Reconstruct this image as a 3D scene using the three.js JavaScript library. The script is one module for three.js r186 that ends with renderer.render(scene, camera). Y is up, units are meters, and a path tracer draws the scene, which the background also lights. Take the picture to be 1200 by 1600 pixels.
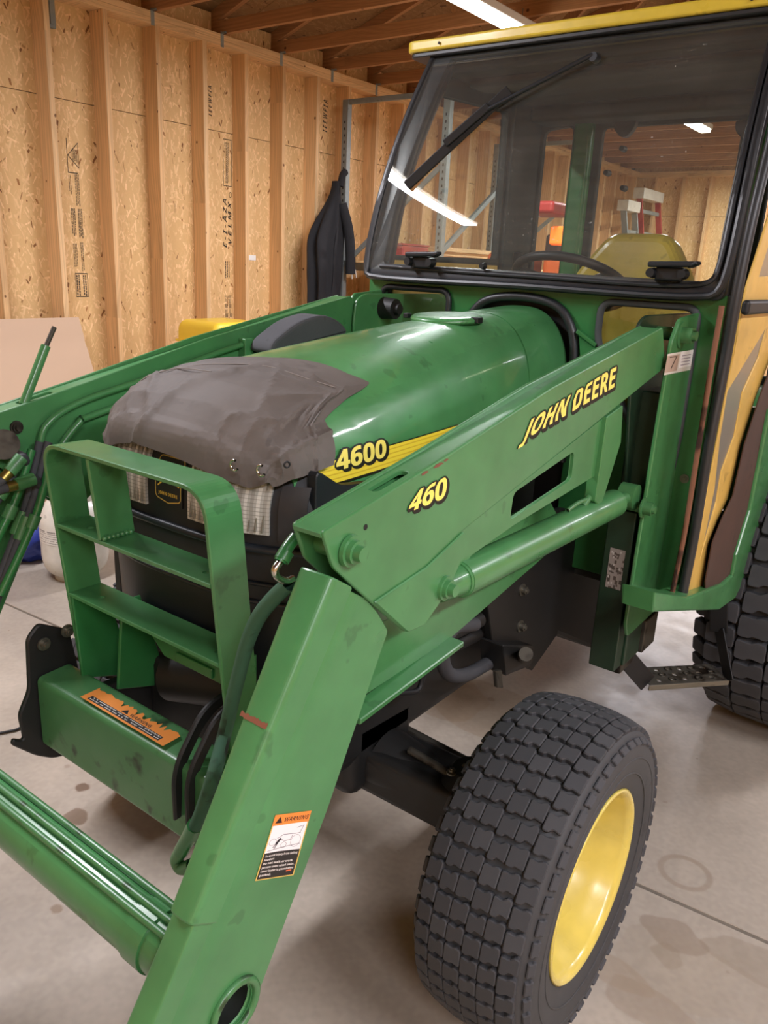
import * as THREE from 'three';
import { RectAreaLightUniformsLib } from 'three/addons/lights/RectAreaLightUniformsLib.js';
import { RoundedBoxGeometry } from 'three/addons/geometries/RoundedBoxGeometry.js';
import { mergeGeometries, mergeVertices, toCreasedNormals } from 'three/addons/utils/BufferGeometryUtils.js';

// ---------- camera, light, exposure ----------
const scene = new THREE.Scene();
scene.background = new THREE.Color(0x05060a);
const camera = new THREE.PerspectiveCamera(65.36, 0.75, 0.05, 60);
{
  const m = new THREE.Matrix4().makeBasis(
    new THREE.Vector3(0.79550, 0.04758, -0.60408),
    new THREE.Vector3(-0.21569, 0.95386, -0.20890),
    new THREE.Vector3(0.56627, 0.29647, 0.76906));
  camera.quaternion.setFromRotationMatrix(m);
  camera.position.set(0, 1.52, 0);
}
const EXPOSURE = 1.0;
const LAMP = { color: 0xf8f6ff, power: 250, glow: 14 };   // ceiling LED strips
const renderer = new THREE.WebGLRenderer({ antialias: true });
renderer.toneMapping = THREE.LinearToneMapping;
renderer.toneMappingExposure = EXPOSURE;
renderer.shadowMap.enabled = true;
RectAreaLightUniformsLib.init();

// ---------- helpers ----------
let seed = 20240611;
const rnd = () => { seed = (seed * 1664525 + 1013904223) >>> 0; return seed / 4294967296; };
const rr = (a, b) => a + (b - a) * rnd();
const V = (a) => new THREE.Vector3(a[0], a[1], a[2]);
const lerp = (a, b, t) => a + (b - a) * t;
const smooth = (a, b, x) => { const t = Math.min(1, Math.max(0, (x - a) / (b - a))); return t * t * (3 - 2 * t); };

function hash(x, y) { let h = (x * 374761393 + y * 668265263) | 0; h = Math.imul(h ^ (h >>> 13), 1274126177); return ((h ^ (h >>> 16)) >>> 0) / 4294967296; }
function noise(x, y, per = 0) {
  let xi = Math.floor(x), yi = Math.floor(y); const fx = x - xi, fy = y - yi;
  const w = (i) => per ? ((i % per) + per) % per : i;
  const u = fx * fx * (3 - 2 * fx), v = fy * fy * (3 - 2 * fy);
  return lerp(lerp(hash(w(xi), w(yi)), hash(w(xi + 1), w(yi)), u), lerp(hash(w(xi), w(yi + 1)), hash(w(xi + 1), w(yi + 1)), u), v);
}
function fbm(x, y, per, oct = 4) { let s = 0, a = 0.5, f = 1; for (let i = 0; i < oct; i++) { s += a * noise(x * f, y * f, per * f); f *= 2; a *= 0.5; } return s / (1 - Math.pow(0.5, oct)); }

function dataTex(n, fn, srgb = true) {
  const d = new Uint8Array(n * n * 4);
  for (let j = 0; j < n; j++) for (let i = 0; i < n; i++) {
    const c = fn(i / n, j / n), k = (j * n + i) * 4;
    d[k] = Math.max(0, Math.min(255, c[0])); d[k + 1] = Math.max(0, Math.min(255, c[1])); d[k + 2] = Math.max(0, Math.min(255, c[2])); d[k + 3] = 255;
  }
  const t = new THREE.DataTexture(d, n, n);
  t.wrapS = t.wrapT = THREE.RepeatWrapping; t.magFilter = THREE.LinearFilter; t.minFilter = THREE.LinearMipmapLinearFilter; t.generateMipmaps = true;
  if (srgb) t.colorSpace = THREE.SRGBColorSpace;
  t.needsUpdate = true; return t;
}
function canvasTex(w, h, draw, srgb = true) {
  const c = document.createElement('canvas'); c.width = w; c.height = h;
  draw(c.getContext('2d'), w, h);
  const t = new THREE.CanvasTexture(c); if (srgb) t.colorSpace = THREE.SRGBColorSpace;
  t.anisotropy = 8; return t;
}
const rep = (t, x, y) => { const c = t.clone(); c.repeat.set(x, y); c.needsUpdate = true; return c; };

// uv in metres, box projected; swap turns the grain
function boxUV(g, swap = false, off = [0, 0]) {
  const p = g.attributes.position, n = g.attributes.normal, uv = new Float32Array(p.count * 2);
  for (let i = 0; i < p.count; i += 3) {
    let nx = 0, ny = 0, nz = 0;
    for (let k = 0; k < 3; k++) { nx += n.getX(i + k); ny += n.getY(i + k); nz += n.getZ(i + k); }
    nx = Math.abs(nx); ny = Math.abs(ny); nz = Math.abs(nz);
    for (let k = 0; k < 3; k++) {
      const x = p.getX(i + k), y = p.getY(i + k), z = p.getZ(i + k);
      let a, b;
      if (nx >= ny && nx >= nz) { a = z; b = y; } else if (ny >= nz) { a = x; b = z; } else { a = x; b = y; }
      if (swap) [a, b] = [b, a];
      uv[(i + k) * 2] = a + off[0]; uv[(i + k) * 2 + 1] = b + off[1];
    }
  }
  g.setAttribute('uv', new THREE.BufferAttribute(uv, 2)); return g;
}
function flat(g) {
  if (g.index) g = g.toNonIndexed();
  if (!g.attributes.normal) g.computeVertexNormals();
  for (const k of Object.keys(g.attributes)) if (!['position', 'normal', 'uv'].includes(k)) g.deleteAttribute(k);
  if (!g.attributes.uv) g.setAttribute('uv', new THREE.BufferAttribute(new Float32Array(g.attributes.position.count * 2), 2));
  return g;
}
const merged = (list) => { list = [list].flat(9).map(flat); return list.length > 1 ? mergeGeometries(list) : list[0]; };

const used = {};
function numbered(n) { used[n] = (used[n] ?? -1) + 1; return used[n] ? `${n}_${String(used[n]).padStart(3, '0')}` : n; }
function shade(o) { o.castShadow = o.receiveShadow = true; return o; }
function thing(name, label, category, base = [0, 0, 0], group) {
  const o = new THREE.Group(); o.name = numbered(name); o.position.set(...base); scene.add(o);
  o.userData = { label, category }; if (group) o.userData.group = group; o.base = base; return o;
}
function struct(name, base = [0, 0, 0]) { const o = new THREE.Group(); o.name = name; o.userData = { kind: 'structure' }; o.position.set(...base); o.base = base; scene.add(o); return o; }
// geometry authored in world metres becomes one named mesh under parent
function part(parent, name, list, m, opt = {}) {
  const g = merged(list);
  if (!opt.keepUV) boxUV(g, opt.swap, opt.off);
  let r = parent; while (!r.base) r = r.parent;
  g.translate(-r.base[0], -r.base[1], -r.base[2]);
  const o = shade(new THREE.Mesh(g, m)); o.name = numbered(name); parent.add(o);
  if (opt.label) o.userData.label = opt.label; if (opt.kind) o.userData.kind = opt.kind;
  return o;
}
function sub(parent, name) { const o = new THREE.Group(); o.name = numbered(name); parent.add(o); return o; }

function rbox(w, h, d, r = 0.004, seg = 2) { r = Math.min(r, w * 0.49, h * 0.49, d * 0.49); return flat(new RoundedBoxGeometry(w, h, d, seg, r)); }
function boxAt(x0, x1, y0, y1, z0, z1, r = 0.003, seg = 1) { const g = rbox(Math.abs(x1 - x0), Math.abs(y1 - y0), Math.abs(z1 - z0), r, seg); g.translate((x0 + x1) / 2, (y0 + y1) / 2, (z0 + z1) / 2); return g; }
function plainBox(x0, x1, y0, y1, z0, z1) { const g = flat(new THREE.BoxGeometry(Math.abs(x1 - x0), Math.abs(y1 - y0), Math.abs(z1 - z0))); g.translate((x0 + x1) / 2, (y0 + y1) / 2, (z0 + z1) / 2); return g; }
function cyl(p0, p1, r0, r1 = r0, seg = 20, open = false) {
  const a = V(p0), b = V(p1), d = b.clone().sub(a), g = flat(new THREE.CylinderGeometry(r1, r0, d.length(), seg, 1, open));
  g.applyQuaternion(new THREE.Quaternion().setFromUnitVectors(new THREE.Vector3(0, 1, 0), d.normalize())); const c = a.add(b).multiplyScalar(0.5); g.translate(c.x, c.y, c.z); return g;
}
function barBox(p0, p1, w, h, r = 0.003) {   // a bar of section w x h (h towards world up where possible)
  const a = V(p0), b = V(p1), d = b.clone().sub(a), L = d.length(), g = rbox(w, h, L, r, 1);
  const m = new THREE.Matrix4(), zc = d.normalize(), up = Math.abs(zc.y) > 0.95 ? new THREE.Vector3(1, 0, 0) : new THREE.Vector3(0, 1, 0);
  const xc = up.clone().cross(zc).normalize(), yc = zc.clone().cross(xc); m.makeBasis(xc, yc, zc); g.applyMatrix4(m);
  const c = a.add(b).multiplyScalar(0.5); g.translate(c.x, c.y, c.z); return g;
}
function tube(points, r, seg = 40, rad = 10, closed = false) {
  const c = new THREE.CatmullRomCurve3(points.map(V), closed, 'centripetal'); return flat(new THREE.TubeGeometry(c, seg, r, rad, closed));
}
// rounded polygon: pts [a,b] or [a,b,r]
function shapeOf(pts, r = 0) {
  const s = new THREE.Shape(), n = pts.length;
  for (let i = 0; i < n; i++) {
    const p = pts[i], q = pts[(i + n - 1) % n], t = pts[(i + 1) % n], rad = p[2] ?? r;
    const l0 = Math.hypot(q[0] - p[0], q[1] - p[1]), l1 = Math.hypot(t[0] - p[0], t[1] - p[1]);
    const k = Math.min(rad, l0 * 0.48, l1 * 0.48);
    const A = [p[0] + (q[0] - p[0]) / l0 * k, p[1] + (q[1] - p[1]) / l0 * k], B = [p[0] + (t[0] - p[0]) / l1 * k, p[1] + (t[1] - p[1]) / l1 * k];
    if (i === 0) s.moveTo(...A); else s.lineTo(...A);
    if (k > 1e-6) s.quadraticCurveTo(p[0], p[1], ...B);
  }
  s.closePath(); return s;
}
function circ(a, b, r) { const p = new THREE.Path(); p.absarc(a, b, r, 0, Math.PI * 2, true); return p; }
function extr(shape, d, bev = 0.002, seg = 1, curve = 8) {
  return flat(new THREE.ExtrudeGeometry(shape, { depth: Math.max(1e-4, d - 2 * bev), bevelEnabled: bev > 0, bevelSize: bev, bevelOffset: -bev, bevelThickness: bev, bevelSegments: seg, curveSegments: curve })).translate(0, 0, bev);
}
// profile in [z, y], extruded along x from x0 to x1
function plateX(prof, x0, x1, o = {}) {
  const f = (p) => [-p[0], p[1], p[2]];
  const s = shapeOf(prof.map(f), o.r ?? 0);
  for (const h of o.holes ?? []) s.holes.push(h.c ? circ(-h.c[0], h.c[1], h.c[2]) : shapeOf(h.map(f), o.hr ?? 0));
  const g = extr(s, Math.abs(x1 - x0), o.bevel ?? 0.002, o.seg ?? 1, o.curve ?? 8); g.rotateY(Math.PI / 2); g.translate(Math.min(x0, x1), 0, 0); return g;
}
// profile in [x, y], extruded along z
function plateZ(prof, z0, z1, o = {}) {
  const s = prof instanceof THREE.Shape ? prof : shapeOf(prof, o.r ?? 0);
  for (const h of o.holes ?? []) s.holes.push(h.c ? circ(...h.c) : h instanceof THREE.Path ? h : shapeOf(h, o.hr ?? 0));
  const g = extr(s, Math.abs(z1 - z0), o.bevel ?? 0.002, o.seg ?? 1, o.curve ?? 8); g.translate(0, 0, Math.min(z0, z1)); return g;
}
// profile in [x, z], extruded along y
function plateY(prof, y0, y1, o = {}) {
  const f = (p) => [p[0], -p[1], p[2]];
  const s = shapeOf(prof.map(f), o.r ?? 0);
  for (const h of o.holes ?? []) s.holes.push(h.c ? circ(h.c[0], -h.c[1], h.c[2]) : shapeOf(h.map(f), o.hr ?? 0));
  const g = extr(s, Math.abs(y1 - y0), o.bevel ?? 0.002, o.seg ?? 1, o.curve ?? 8); g.rotateX(-Math.PI / 2); g.translate(0, Math.min(y0, y1), 0); return g;
}
function surface(nu, nv, fn, thick = 0) {   // grid surface; smooth normals
  const P = [], I = [], U = [];
  for (let j = 0; j <= nv; j++) for (let i = 0; i <= nu; i++) { const p = fn(i / nu, j / nv); P.push(...p); U.push(i / nu, j / nv); }
  const a = (i, j) => j * (nu + 1) + i;
  for (let j = 0; j < nv; j++) for (let i = 0; i < nu; i++) I.push(a(i, j), a(i + 1, j), a(i + 1, j + 1), a(i, j), a(i + 1, j + 1), a(i, j + 1));
  let g = new THREE.BufferGeometry(); g.setAttribute('position', new THREE.Float32BufferAttribute(P, 3)); g.setAttribute('uv', new THREE.Float32BufferAttribute(U, 2)); g.setIndex(I); g.computeVertexNormals();
  if (thick) {
    const n = g.attributes.normal, m = P.length / 3, P2 = P.slice(), I2 = I.slice(), U2 = U.concat(U);
    for (let k = 0; k < m; k++) P2.push(P[3 * k] - n.getX(k) * thick, P[3 * k + 1] - n.getY(k) * thick, P[3 * k + 2] - n.getZ(k) * thick);
    for (let k = 0; k < I.length; k += 3) I2.push(I[k] + m, I[k + 2] + m, I[k + 1] + m);
    const rim = (x, y) => I2.push(x, x + m, y, y, x + m, y + m);
    for (let i = 0; i < nu; i++) { rim(a(i, 0), a(i + 1, 0)); rim(a(i + 1, nv), a(i, nv)); }
    for (let j = 0; j < nv; j++) { rim(a(0, j + 1), a(0, j)); rim(a(nu, j), a(nu, j + 1)); }
    g = new THREE.BufferGeometry(); g.setAttribute('position', new THREE.Float32BufferAttribute(P2, 3)); g.setAttribute('uv', new THREE.Float32BufferAttribute(U2, 2)); g.setIndex(I2);
    return flat(toCreasedNormals(g, 0.7));
  }
  return flat(g);
}
function lathe(prof, axis0, dir, seg = 48) {   // prof [r, h]
  const g = flat(new THREE.LatheGeometry(prof.map((p) => new THREE.Vector2(p[0], p[1])), seg));
  g.applyQuaternion(new THREE.Quaternion().setFromUnitVectors(new THREE.Vector3(0, 1, 0), V(dir).normalize())); g.translate(...axis0); return g;
}
function hexBolt(p, dir, r, h, washer = true) {
  const d = V(dir).normalize(), at = (t) => V(p).addScaledVector(d, t).toArray(), L = [];
  if (washer) L.push(cyl(at(0), at(0.004), r * 1.5, r * 1.5, 18));
  L.push(cyl(at(0.003), at(0.003 + h), r, r, 6)); L.push(cyl(at(0.003 + h), at(0.003 + h * 1.35), r * 0.62, r * 0.55, 14)); return L;
}
function roundBolt(p, dir, r, h) {
  const d = V(dir).normalize(), at = (t) => V(p).addScaledVector(d, t).toArray();
  return [cyl(at(0), at(h * 0.25), r * 1.55, r * 1.5, 24), cyl(at(h * 0.25), at(h * 0.55), r * 1.15, r * 1.1, 24), cyl(at(h * 0.5), at(h), r * 0.8, r * 0.72, 20)];
}
// a flat printed quad: corners lower-left, lower-right, upper-right, upper-left
function quad(a, b, c, d) {
  const g = new THREE.BufferGeometry(); g.setAttribute('position', new THREE.Float32BufferAttribute([...a, ...b, ...c, ...a, ...c, ...d], 3));
  g.setAttribute('uv', new THREE.Float32BufferAttribute([0, 0, 1, 0, 1, 1, 0, 0, 1, 1, 0, 1], 2)); g.computeVertexNormals(); return g;
}

// ---------- textures and materials ----------
const woodTex = dataTex(768, (u, v) => {
  const w = fbm(u * 6, v * 3, 6, 3), g = Math.sin((u * 46 + w * 9 + fbm(u * 3, v * 2, 3) * 6) * 2.2) * 0.5 + 0.5, f = noise(u * 190, v * 9, 0);
  let k = 0; for (const [a, b, r] of [[0.22, 0.2, 0.02], [0.7, 0.46, 0.016], [0.45, 0.78, 0.022], [0.9, 0.9, 0.014], [0.1, 0.6, 0.014]]) { const d = Math.hypot((u - a) * 1.0, (v - b) * 4.2) / r; k = Math.max(k, 1 - smooth(0.5, 1.3, d)); }
  const t = 0.8 + 0.1 * (1 - g * 0.7) + 0.1 * (f - 0.5) + 0.12 * (w - 0.5);
  return [lerp(250 * t + 14, 120, k), lerp(216 * t + 8, 84, k), lerp(172 * t + 4, 52, k)];
});
woodTex.repeat.set(1 / 0.45, 1 / 2.1);
const woodTexL = rep(woodTex, 1 / 0.45, 1 / 2.1);
const woodMat = (hex, rough = 0.72) => new THREE.MeshStandardMaterial({ map: woodTex, color: hex, roughness: rough });
const M = {};
M.stud = [0xf4f0e2, 0xe9e0cc, 0xf2e9d6].map((c) => woodMat(c));
M.truss = woodMat(0xb59a80, 0.85);
const osbDraw = (bw) => (g, w, h) => {
  g.fillStyle = bw ? '#777' : '#dab47c'; g.fillRect(0, 0, w, h);
  let s = 77; const r = () => { s = (s * 1103515245 + 12345) & 0x7fffffff; return s / 0x7fffffff; };
  for (let i = 0; i < 11000; i++) {
    const x = r() * w, y = r() * h, L = 14 + r() * 58, W = 3 + r() * 13, a = r() < 0.72 ? Math.PI / 2 + (r() - 0.5) * 1.2 : r() * Math.PI;
    const t = r(), dk = r() < 0.03;
    const c = bw ? Math.floor(70 + t * 150) : 0;
    g.fillStyle = bw ? `rgb(${c},${c},${c})` : dk ? `rgba(${120 + t * 40},${78 + t * 30},${38 + t * 20},0.5)` : `rgba(${214 + t * 34},${174 + t * 38},${118 + t * 42},${0.4 + 0.4 * r()})`;
    for (const ox of [0, w, -w]) for (const oy of [0, h, -h]) {
      if (x + ox < -90 || x + ox > w + 90 || y + oy < -90 || y + oy > h + 90) continue;
      g.save(); g.translate(x + ox, y + oy); g.rotate(a); g.beginPath(); g.moveTo(-L / 2, -W / 2); g.lineTo(L / 2 - W * 0.4, -W / 2 + 1); g.lineTo(L / 2, W / 3); g.lineTo(-L / 2 + W * 0.5, W / 2); g.closePath(); g.fill(); g.restore();
    }
  }
};
const osbTex = canvasTex(1024, 1024, osbDraw(false)), osbBump = canvasTex(1024, 1024, osbDraw(true), false);
for (const t of [osbTex, osbBump]) { t.wrapS = t.wrapT = THREE.RepeatWrapping; t.repeat.set(1 / 1.0, 1 / 1.0); }
M.osb = new THREE.MeshStandardMaterial({ map: osbTex, bumpMap: osbBump, bumpScale: 0.0012, roughness: 0.7 });
M.yellowPlain = new THREE.MeshPhysicalMaterial({ color: 0xf0cc3a, roughness: 0.4, clearcoat: 0.3 });
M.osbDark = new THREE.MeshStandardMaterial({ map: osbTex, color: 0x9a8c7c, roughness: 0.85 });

const concTex = dataTex(1024, (u, v) => { const a = fbm(u * 5, v * 5, 5, 5), b = fbm(u * 22 + 9, v * 22, 22, 3), c = noise(u * 330, v * 330); const t = 0.86 + 0.2 * (a - 0.5) + 0.09 * (b - 0.5) + 0.05 * (c - 0.5); return [196 * t, 186 * t, 172 * t]; });
concTex.repeat.set(1 / 3.1, 1 / 3.1);
M.concrete = new THREE.MeshStandardMaterial({ map: concTex, roughness: 0.62 });

// paint: a little uneven, dusty and scuffed
const dirtTex = dataTex(512, (u, v) => { const a = fbm(u * 4, v * 4, 4, 5), b = fbm(u * 17 + 3, v * 17, 17, 4); let t = 0.9 + 0.16 * (a - 0.5) + 0.1 * (b - 0.5); const sp = smooth(0.74, 0.8, b) * 0.12; t -= sp; const k = 255 * t; return [k, k * (1 - 0.0 * sp), k * 0.985]; });
dirtTex.repeat.set(1 / 0.7, 1 / 0.7);
const grimeTex = dataTex(512, (u, v) => { const a = fbm(u * 5, v * 5, 5, 5), b = fbm(u * 14 + 5, v * 14 + 2, 14, 3), m = smooth(0.5, 0.72, a * 0.6 + b * 0.4); return [lerp(250, 104, m), lerp(250, 86, m), lerp(246, 74, m)]; });
grimeTex.repeat.set(1 / 0.36, 1 / 0.36);
const roughTex = dataTex(256, (u, v) => { const a = fbm(u * 7, v * 7, 7, 4); const k = 255 * (0.68 + 0.5 * (a - 0.4)); return [k, k, k]; }, false);
roughTex.repeat.set(1 / 0.5, 1 / 0.5);
const paint = (hex, rough = 0.4, coat = 0.35, map = dirtTex) => new THREE.MeshPhysicalMaterial({ color: hex, map, roughness: rough, roughnessMap: roughTex, clearcoat: coat, clearcoatRoughness: 0.16 });
M.green = paint(0x4d8e56, 0.5, 0.4);
M.greenHood = paint(0x549b5f, 0.55, 0.6); M.greenHood.clearcoatRoughness = 0.07;
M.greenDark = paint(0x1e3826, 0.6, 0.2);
M.greenDirty = paint(0x447a4a, 0.6, 0.2, grimeTex);
M.greenDeep = paint(0x357f45, 0.5, 0.3);
M.yellow = paint(0xf4d94e, 0.45, 0.4);
M.yellowRim = paint(0xf0da6a, 0.42, 0.45);
M.yellowDoor = paint(0xe6bd62, 0.6, 0.15);
M.rubber = new THREE.MeshStandardMaterial({ color: 0x47484d, map: dirtTex, roughness: 0.78 });
M.rubberDust = new THREE.MeshStandardMaterial({ color: 0x505156, map: dirtTex, roughness: 0.85 });
M.sidewall = new THREE.MeshStandardMaterial({ color: 0x434447, map: dirtTex, roughness: 0.7 });
M.black = new THREE.MeshStandardMaterial({ color: 0x16181b, map: dirtTex, roughness: 0.55 });
M.blackGrille = new THREE.MeshStandardMaterial({ color: 0x1b2026, map: dirtTex, roughness: 0.5 });
M.blackGreasy = new THREE.MeshPhysicalMaterial({ color: 0x141413, map: dirtTex, roughness: 0.62, clearcoat: 0.12, clearcoatRoughness: 0.4 });
M.seal = new THREE.MeshPhysicalMaterial({ color: 0x23262a, map: dirtTex, roughness: 0.5, clearcoat: 0.25, clearcoatRoughness: 0.3 });
M.sealGrey = new THREE.MeshStandardMaterial({ color: 0x4c5052, map: dirtTex, roughness: 0.75 });
M.trimBlue = new THREE.MeshStandardMaterial({ color: 0x23282f, map: dirtTex, roughness: 0.4 });
M.liner = new THREE.MeshStandardMaterial({ color: 0x3a3d3b, map: dirtTex, roughness: 0.95 });
M.vinyl = new THREE.MeshStandardMaterial({ color: 0x6a625d, map: dirtTex, roughness: 0.72 });
M.steel = new THREE.MeshStandardMaterial({ color: 0x8d8a80, map: dirtTex, metalness: 0.85, roughness: 0.42 });
M.steelDark = new THREE.MeshStandardMaterial({ color: 0x4a4740, map: grimeTex, metalness: 0.6, roughness: 0.6 });
M.steelMid = new THREE.MeshStandardMaterial({ color: 0x77736a, map: grimeTex, metalness: 0.6, roughness: 0.5 });
M.crease = new THREE.MeshStandardMaterial({ color: 0x8d867f, roughness: 0.8 });
M.chrome = new THREE.MeshStandardMaterial({ color: 0xc8c6bd, metalness: 1, roughness: 0.22 });
M.rust = new THREE.MeshStandardMaterial({ color: 0x4d352a, map: dirtTex, roughness: 0.85 });
M.rustLight = new THREE.MeshStandardMaterial({ color: 0x7c523c, map: grimeTex, roughness: 0.85 });
M.galv = new THREE.MeshStandardMaterial({ color: 0x9aa3a3, map: dirtTex, metalness: 0.45, roughness: 0.55 });
M.white = new THREE.MeshPhysicalMaterial({ color: 0xe7e4dc, map: dirtTex, roughness: 0.35, clearcoat: 0.4, clearcoatRoughness: 0.2 });
M.blue = new THREE.MeshStandardMaterial({ color: 0x2a3f9e, map: dirtTex, roughness: 0.5 });
M.red = new THREE.MeshStandardMaterial({ color: 0xb3322c, map: dirtTex, roughness: 0.5 });
M.orange = new THREE.MeshStandardMaterial({ color: 0xd0602a, map: dirtTex, roughness: 0.5 });
M.grey = new THREE.MeshStandardMaterial({ color: 0x74777a, map: dirtTex, roughness: 0.6 });
M.card = new THREE.MeshStandardMaterial({ color: 0xcdb095, roughness: 0.85 });
M.cloth = new THREE.MeshStandardMaterial({ color: 0x26272b, map: dirtTex, roughness: 0.95 });
M.clothTan = new THREE.MeshStandardMaterial({ color: 0x6a5a48, map: grimeTex, roughness: 0.95 });
M.glass = new THREE.MeshPhysicalMaterial({ color: 0xf4f7f4, transmission: 1, thickness: 0, roughness: 0.02, ior: 1.5 });
M.plexi = new THREE.MeshPhysicalMaterial({ color: 0xb8b4a6, transmission: 0.75, thickness: 0, roughness: 0.35, ior: 1.45 });
const dustA = dataTex(1024, (u, v) => { const a = fbm(u * 6, v * 6, 6, 5), s = smooth(0.90, 0.985, noise(u * 210, v * 210)), st = fbm(u * 3, v * 60, 3, 3); const k = 255 * (0.03 + 0.06 * a + 0.02 * st + 0.5 * s * smooth(0.45, 0.7, a)); return [k, k, k]; }, false);
M.dust = new THREE.MeshStandardMaterial({ color: 0xd9d6cc, alphaMap: dustA, transparent: true, opacity: 0.85, roughness: 1, side: THREE.DoubleSide });
M.lampBody = new THREE.MeshStandardMaterial({ color: 0xe8e8e6, roughness: 0.5 });
M.lamp = new THREE.MeshStandardMaterial({ color: 0xffffff, emissive: 0xfff6ea, emissiveIntensity: LAMP.glow });
const print = (w, h, draw, o = {}) => new THREE.MeshStandardMaterial({ map: canvasTex(w, h, draw), roughness: o.rough ?? 0.5, ...(o.cut ? { transparent: true, alphaTest: 0.4 } : {}) });

// ---------- the room ----------
const WX = -4.945, OX = -5.085, PLATE = 2.972, TOP = 3.048, RX = 3.85, ZB = -12.9, ZF = 2.4, PITCH = 0.4064;
{ // concrete floor: slabs split by sawn joints
  const fl = struct('floor');
  const jz = (x) => -1.836 - 0.0634 * x * 1.0 - 0.0;           // the joint runs slightly askew
  const g = 0.006, xs = [OX - 0.2, 1.4, RX + 0.2];
  const poly = (x0, x1, za, zb) => plateY([[x0, za(x0)], [x1, za(x1)], [x1, zb(x1)], [x0, zb(x0)]], -0.15, 0, { bevel: 0.002 });
  const far = (d) => (x) => jz(x) - d;
  const rows = [[() => ZF + 0.2, (x) => jz(x) + g], [(x) => jz(x) - g, far(3.66)], [(x) => jz(x) - 3.668, far(7.3)], [(x) => jz(x) - 7.308, () => ZB - 0.2]];
  // stains that belong to the slab nearest the wheel
  const W = 2048, X0 = -5.3, Z0 = -5.7, SC = 8.1;
  const stained = canvasTex(W, W, (c, w, h) => {
    const img = c.createImageData(w, h), d = img.data;
    for (let j = 0; j < h; j++) for (let i = 0; i < w; i++) {
      const u = i / w * SC / 3.1, v = j / h * SC / 3.1;
      const a = fbm(u * 3, v * 3, 0, 5), b = fbm(u * 16 + 9, v * 16, 0, 3), e = noise(u * 300, v * 300), m = fbm(u * 1.1 + 4, v * 1.1, 0, 3);
      const t = 0.85 + 0.24 * (a - 0.5) + 0.12 * (b - 0.5) + 0.05 * (e - 0.5) + 0.12 * (m - 0.5), k = (j * w + i) * 4;
      d[k] = 205 * t; d[k + 1] = 193 * t; d[k + 2] = 177 * t; d[k + 3] = 255;
    }
    c.putImageData(img, 0, 0);
    const px = (x, z) => [(x - X0) / SC * w, h - (z - Z0) / SC * h];
    const blob = (x, z, r, col, n = 16, el = 1) => { const [a, b] = px(x, z), R = r / SC * w; c.fillStyle = col; c.beginPath(); let s = Math.abs(Math.sin(x * 12.9 + z * 78.2)) * 40; for (let i = 0; i <= n; i++) { const t = i / n * 6.2832, q = R * (0.65 + 0.5 * noise(s + Math.cos(t) * 1.5 + 5, s + Math.sin(t) * 1.5 + 5)); const X = a + Math.cos(t) * q * el, Y = b + Math.sin(t) * q; i ? c.lineTo(X, Y) : c.moveTo(X, Y); } c.fill(); };
    const STAINS = [
      [[-0.314, -1.704], 0.055, 'rgba(132,116,100,0.45)', 1.6], [[-0.313, -1.631], 0.04, 'rgba(136,120,102,0.35)', 1], [[-0.3, -1.466], 0.05, 'rgba(140,124,106,0.35)', 2.4], [[-0.249, -1.616], 0.12, 'rgba(150,134,116,0.2)', 1.8],
      [[-0.139, -1.741], 0.07, 'rgba(136,120,104,0.35)', 1.8], [[-0.387, -1.501], 0.05, 'rgba(150,132,112,0.4)', 2],
      [[-1.319, -1.684], 0.035, 'rgba(96,84,74,0.75)', 1.6], [[-1.871, -1.109], 0.02, 'rgba(90,70,56,0.7)', 1], [[-1.774, -1.022], 0.03, 'rgba(100,80,64,0.6)', 1.4], [[-1.509, -0.804], 0.015, 'rgba(120,100,80,0.6)', 1],
      [[-1.148, -2.321], 0.2, 'rgba(128,104,78,0.25)', 1.5], [[-1.336, -2.272], 0.16, 'rgba(136,110,80,0.22)', 1.2],
    ];
    for (const [[x, z], r, col, el] of STAINS) blob(x, z, r, col, 26, el);
    for (let i = 0; i < 260; i++) { const x = X0 + hash(i, 3) * SC, z = Z0 + hash(i, 9) * SC; blob(x, z, 0.004 + 0.012 * hash(i, 5), `rgba(118,100,84,${0.15 + 0.35 * hash(i, 7)})`, 9); }
    c.strokeStyle = 'rgba(138,122,106,0.45)'; c.lineWidth = 4; c.beginPath();      // dried ring of a can
    { const [x, z] = [-0.362, -1.934], [a, b] = px(x, z), R = 0.06 / SC * w; c.ellipse(a, b, R * 1.05, R, 0, 0, 6.2832); c.stroke(); }
  });
  stained.wrapS = stained.wrapT = THREE.RepeatWrapping; stained.repeat.set(1 / SC, 1 / SC); stained.offset.set(-X0 / SC, -Z0 / SC);
  M.floorNear = new THREE.MeshStandardMaterial({ map: stained, roughness: 0.55, roughnessMap: roughTex });
  rows.forEach(([a, b], i) => { for (let k = 0; k < 2; k++) part(fl, 'slab', poly(xs[k] + (k ? g : 0), xs[k + 1] - (k ? 0 : g), a, b), i < 2 ? M.floorNear : M.concrete); });
  part(fl, 'joint_filler', plainBox(OX, RX, -0.16, -0.012, ZB, ZF), M.steelDark);
}
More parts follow.
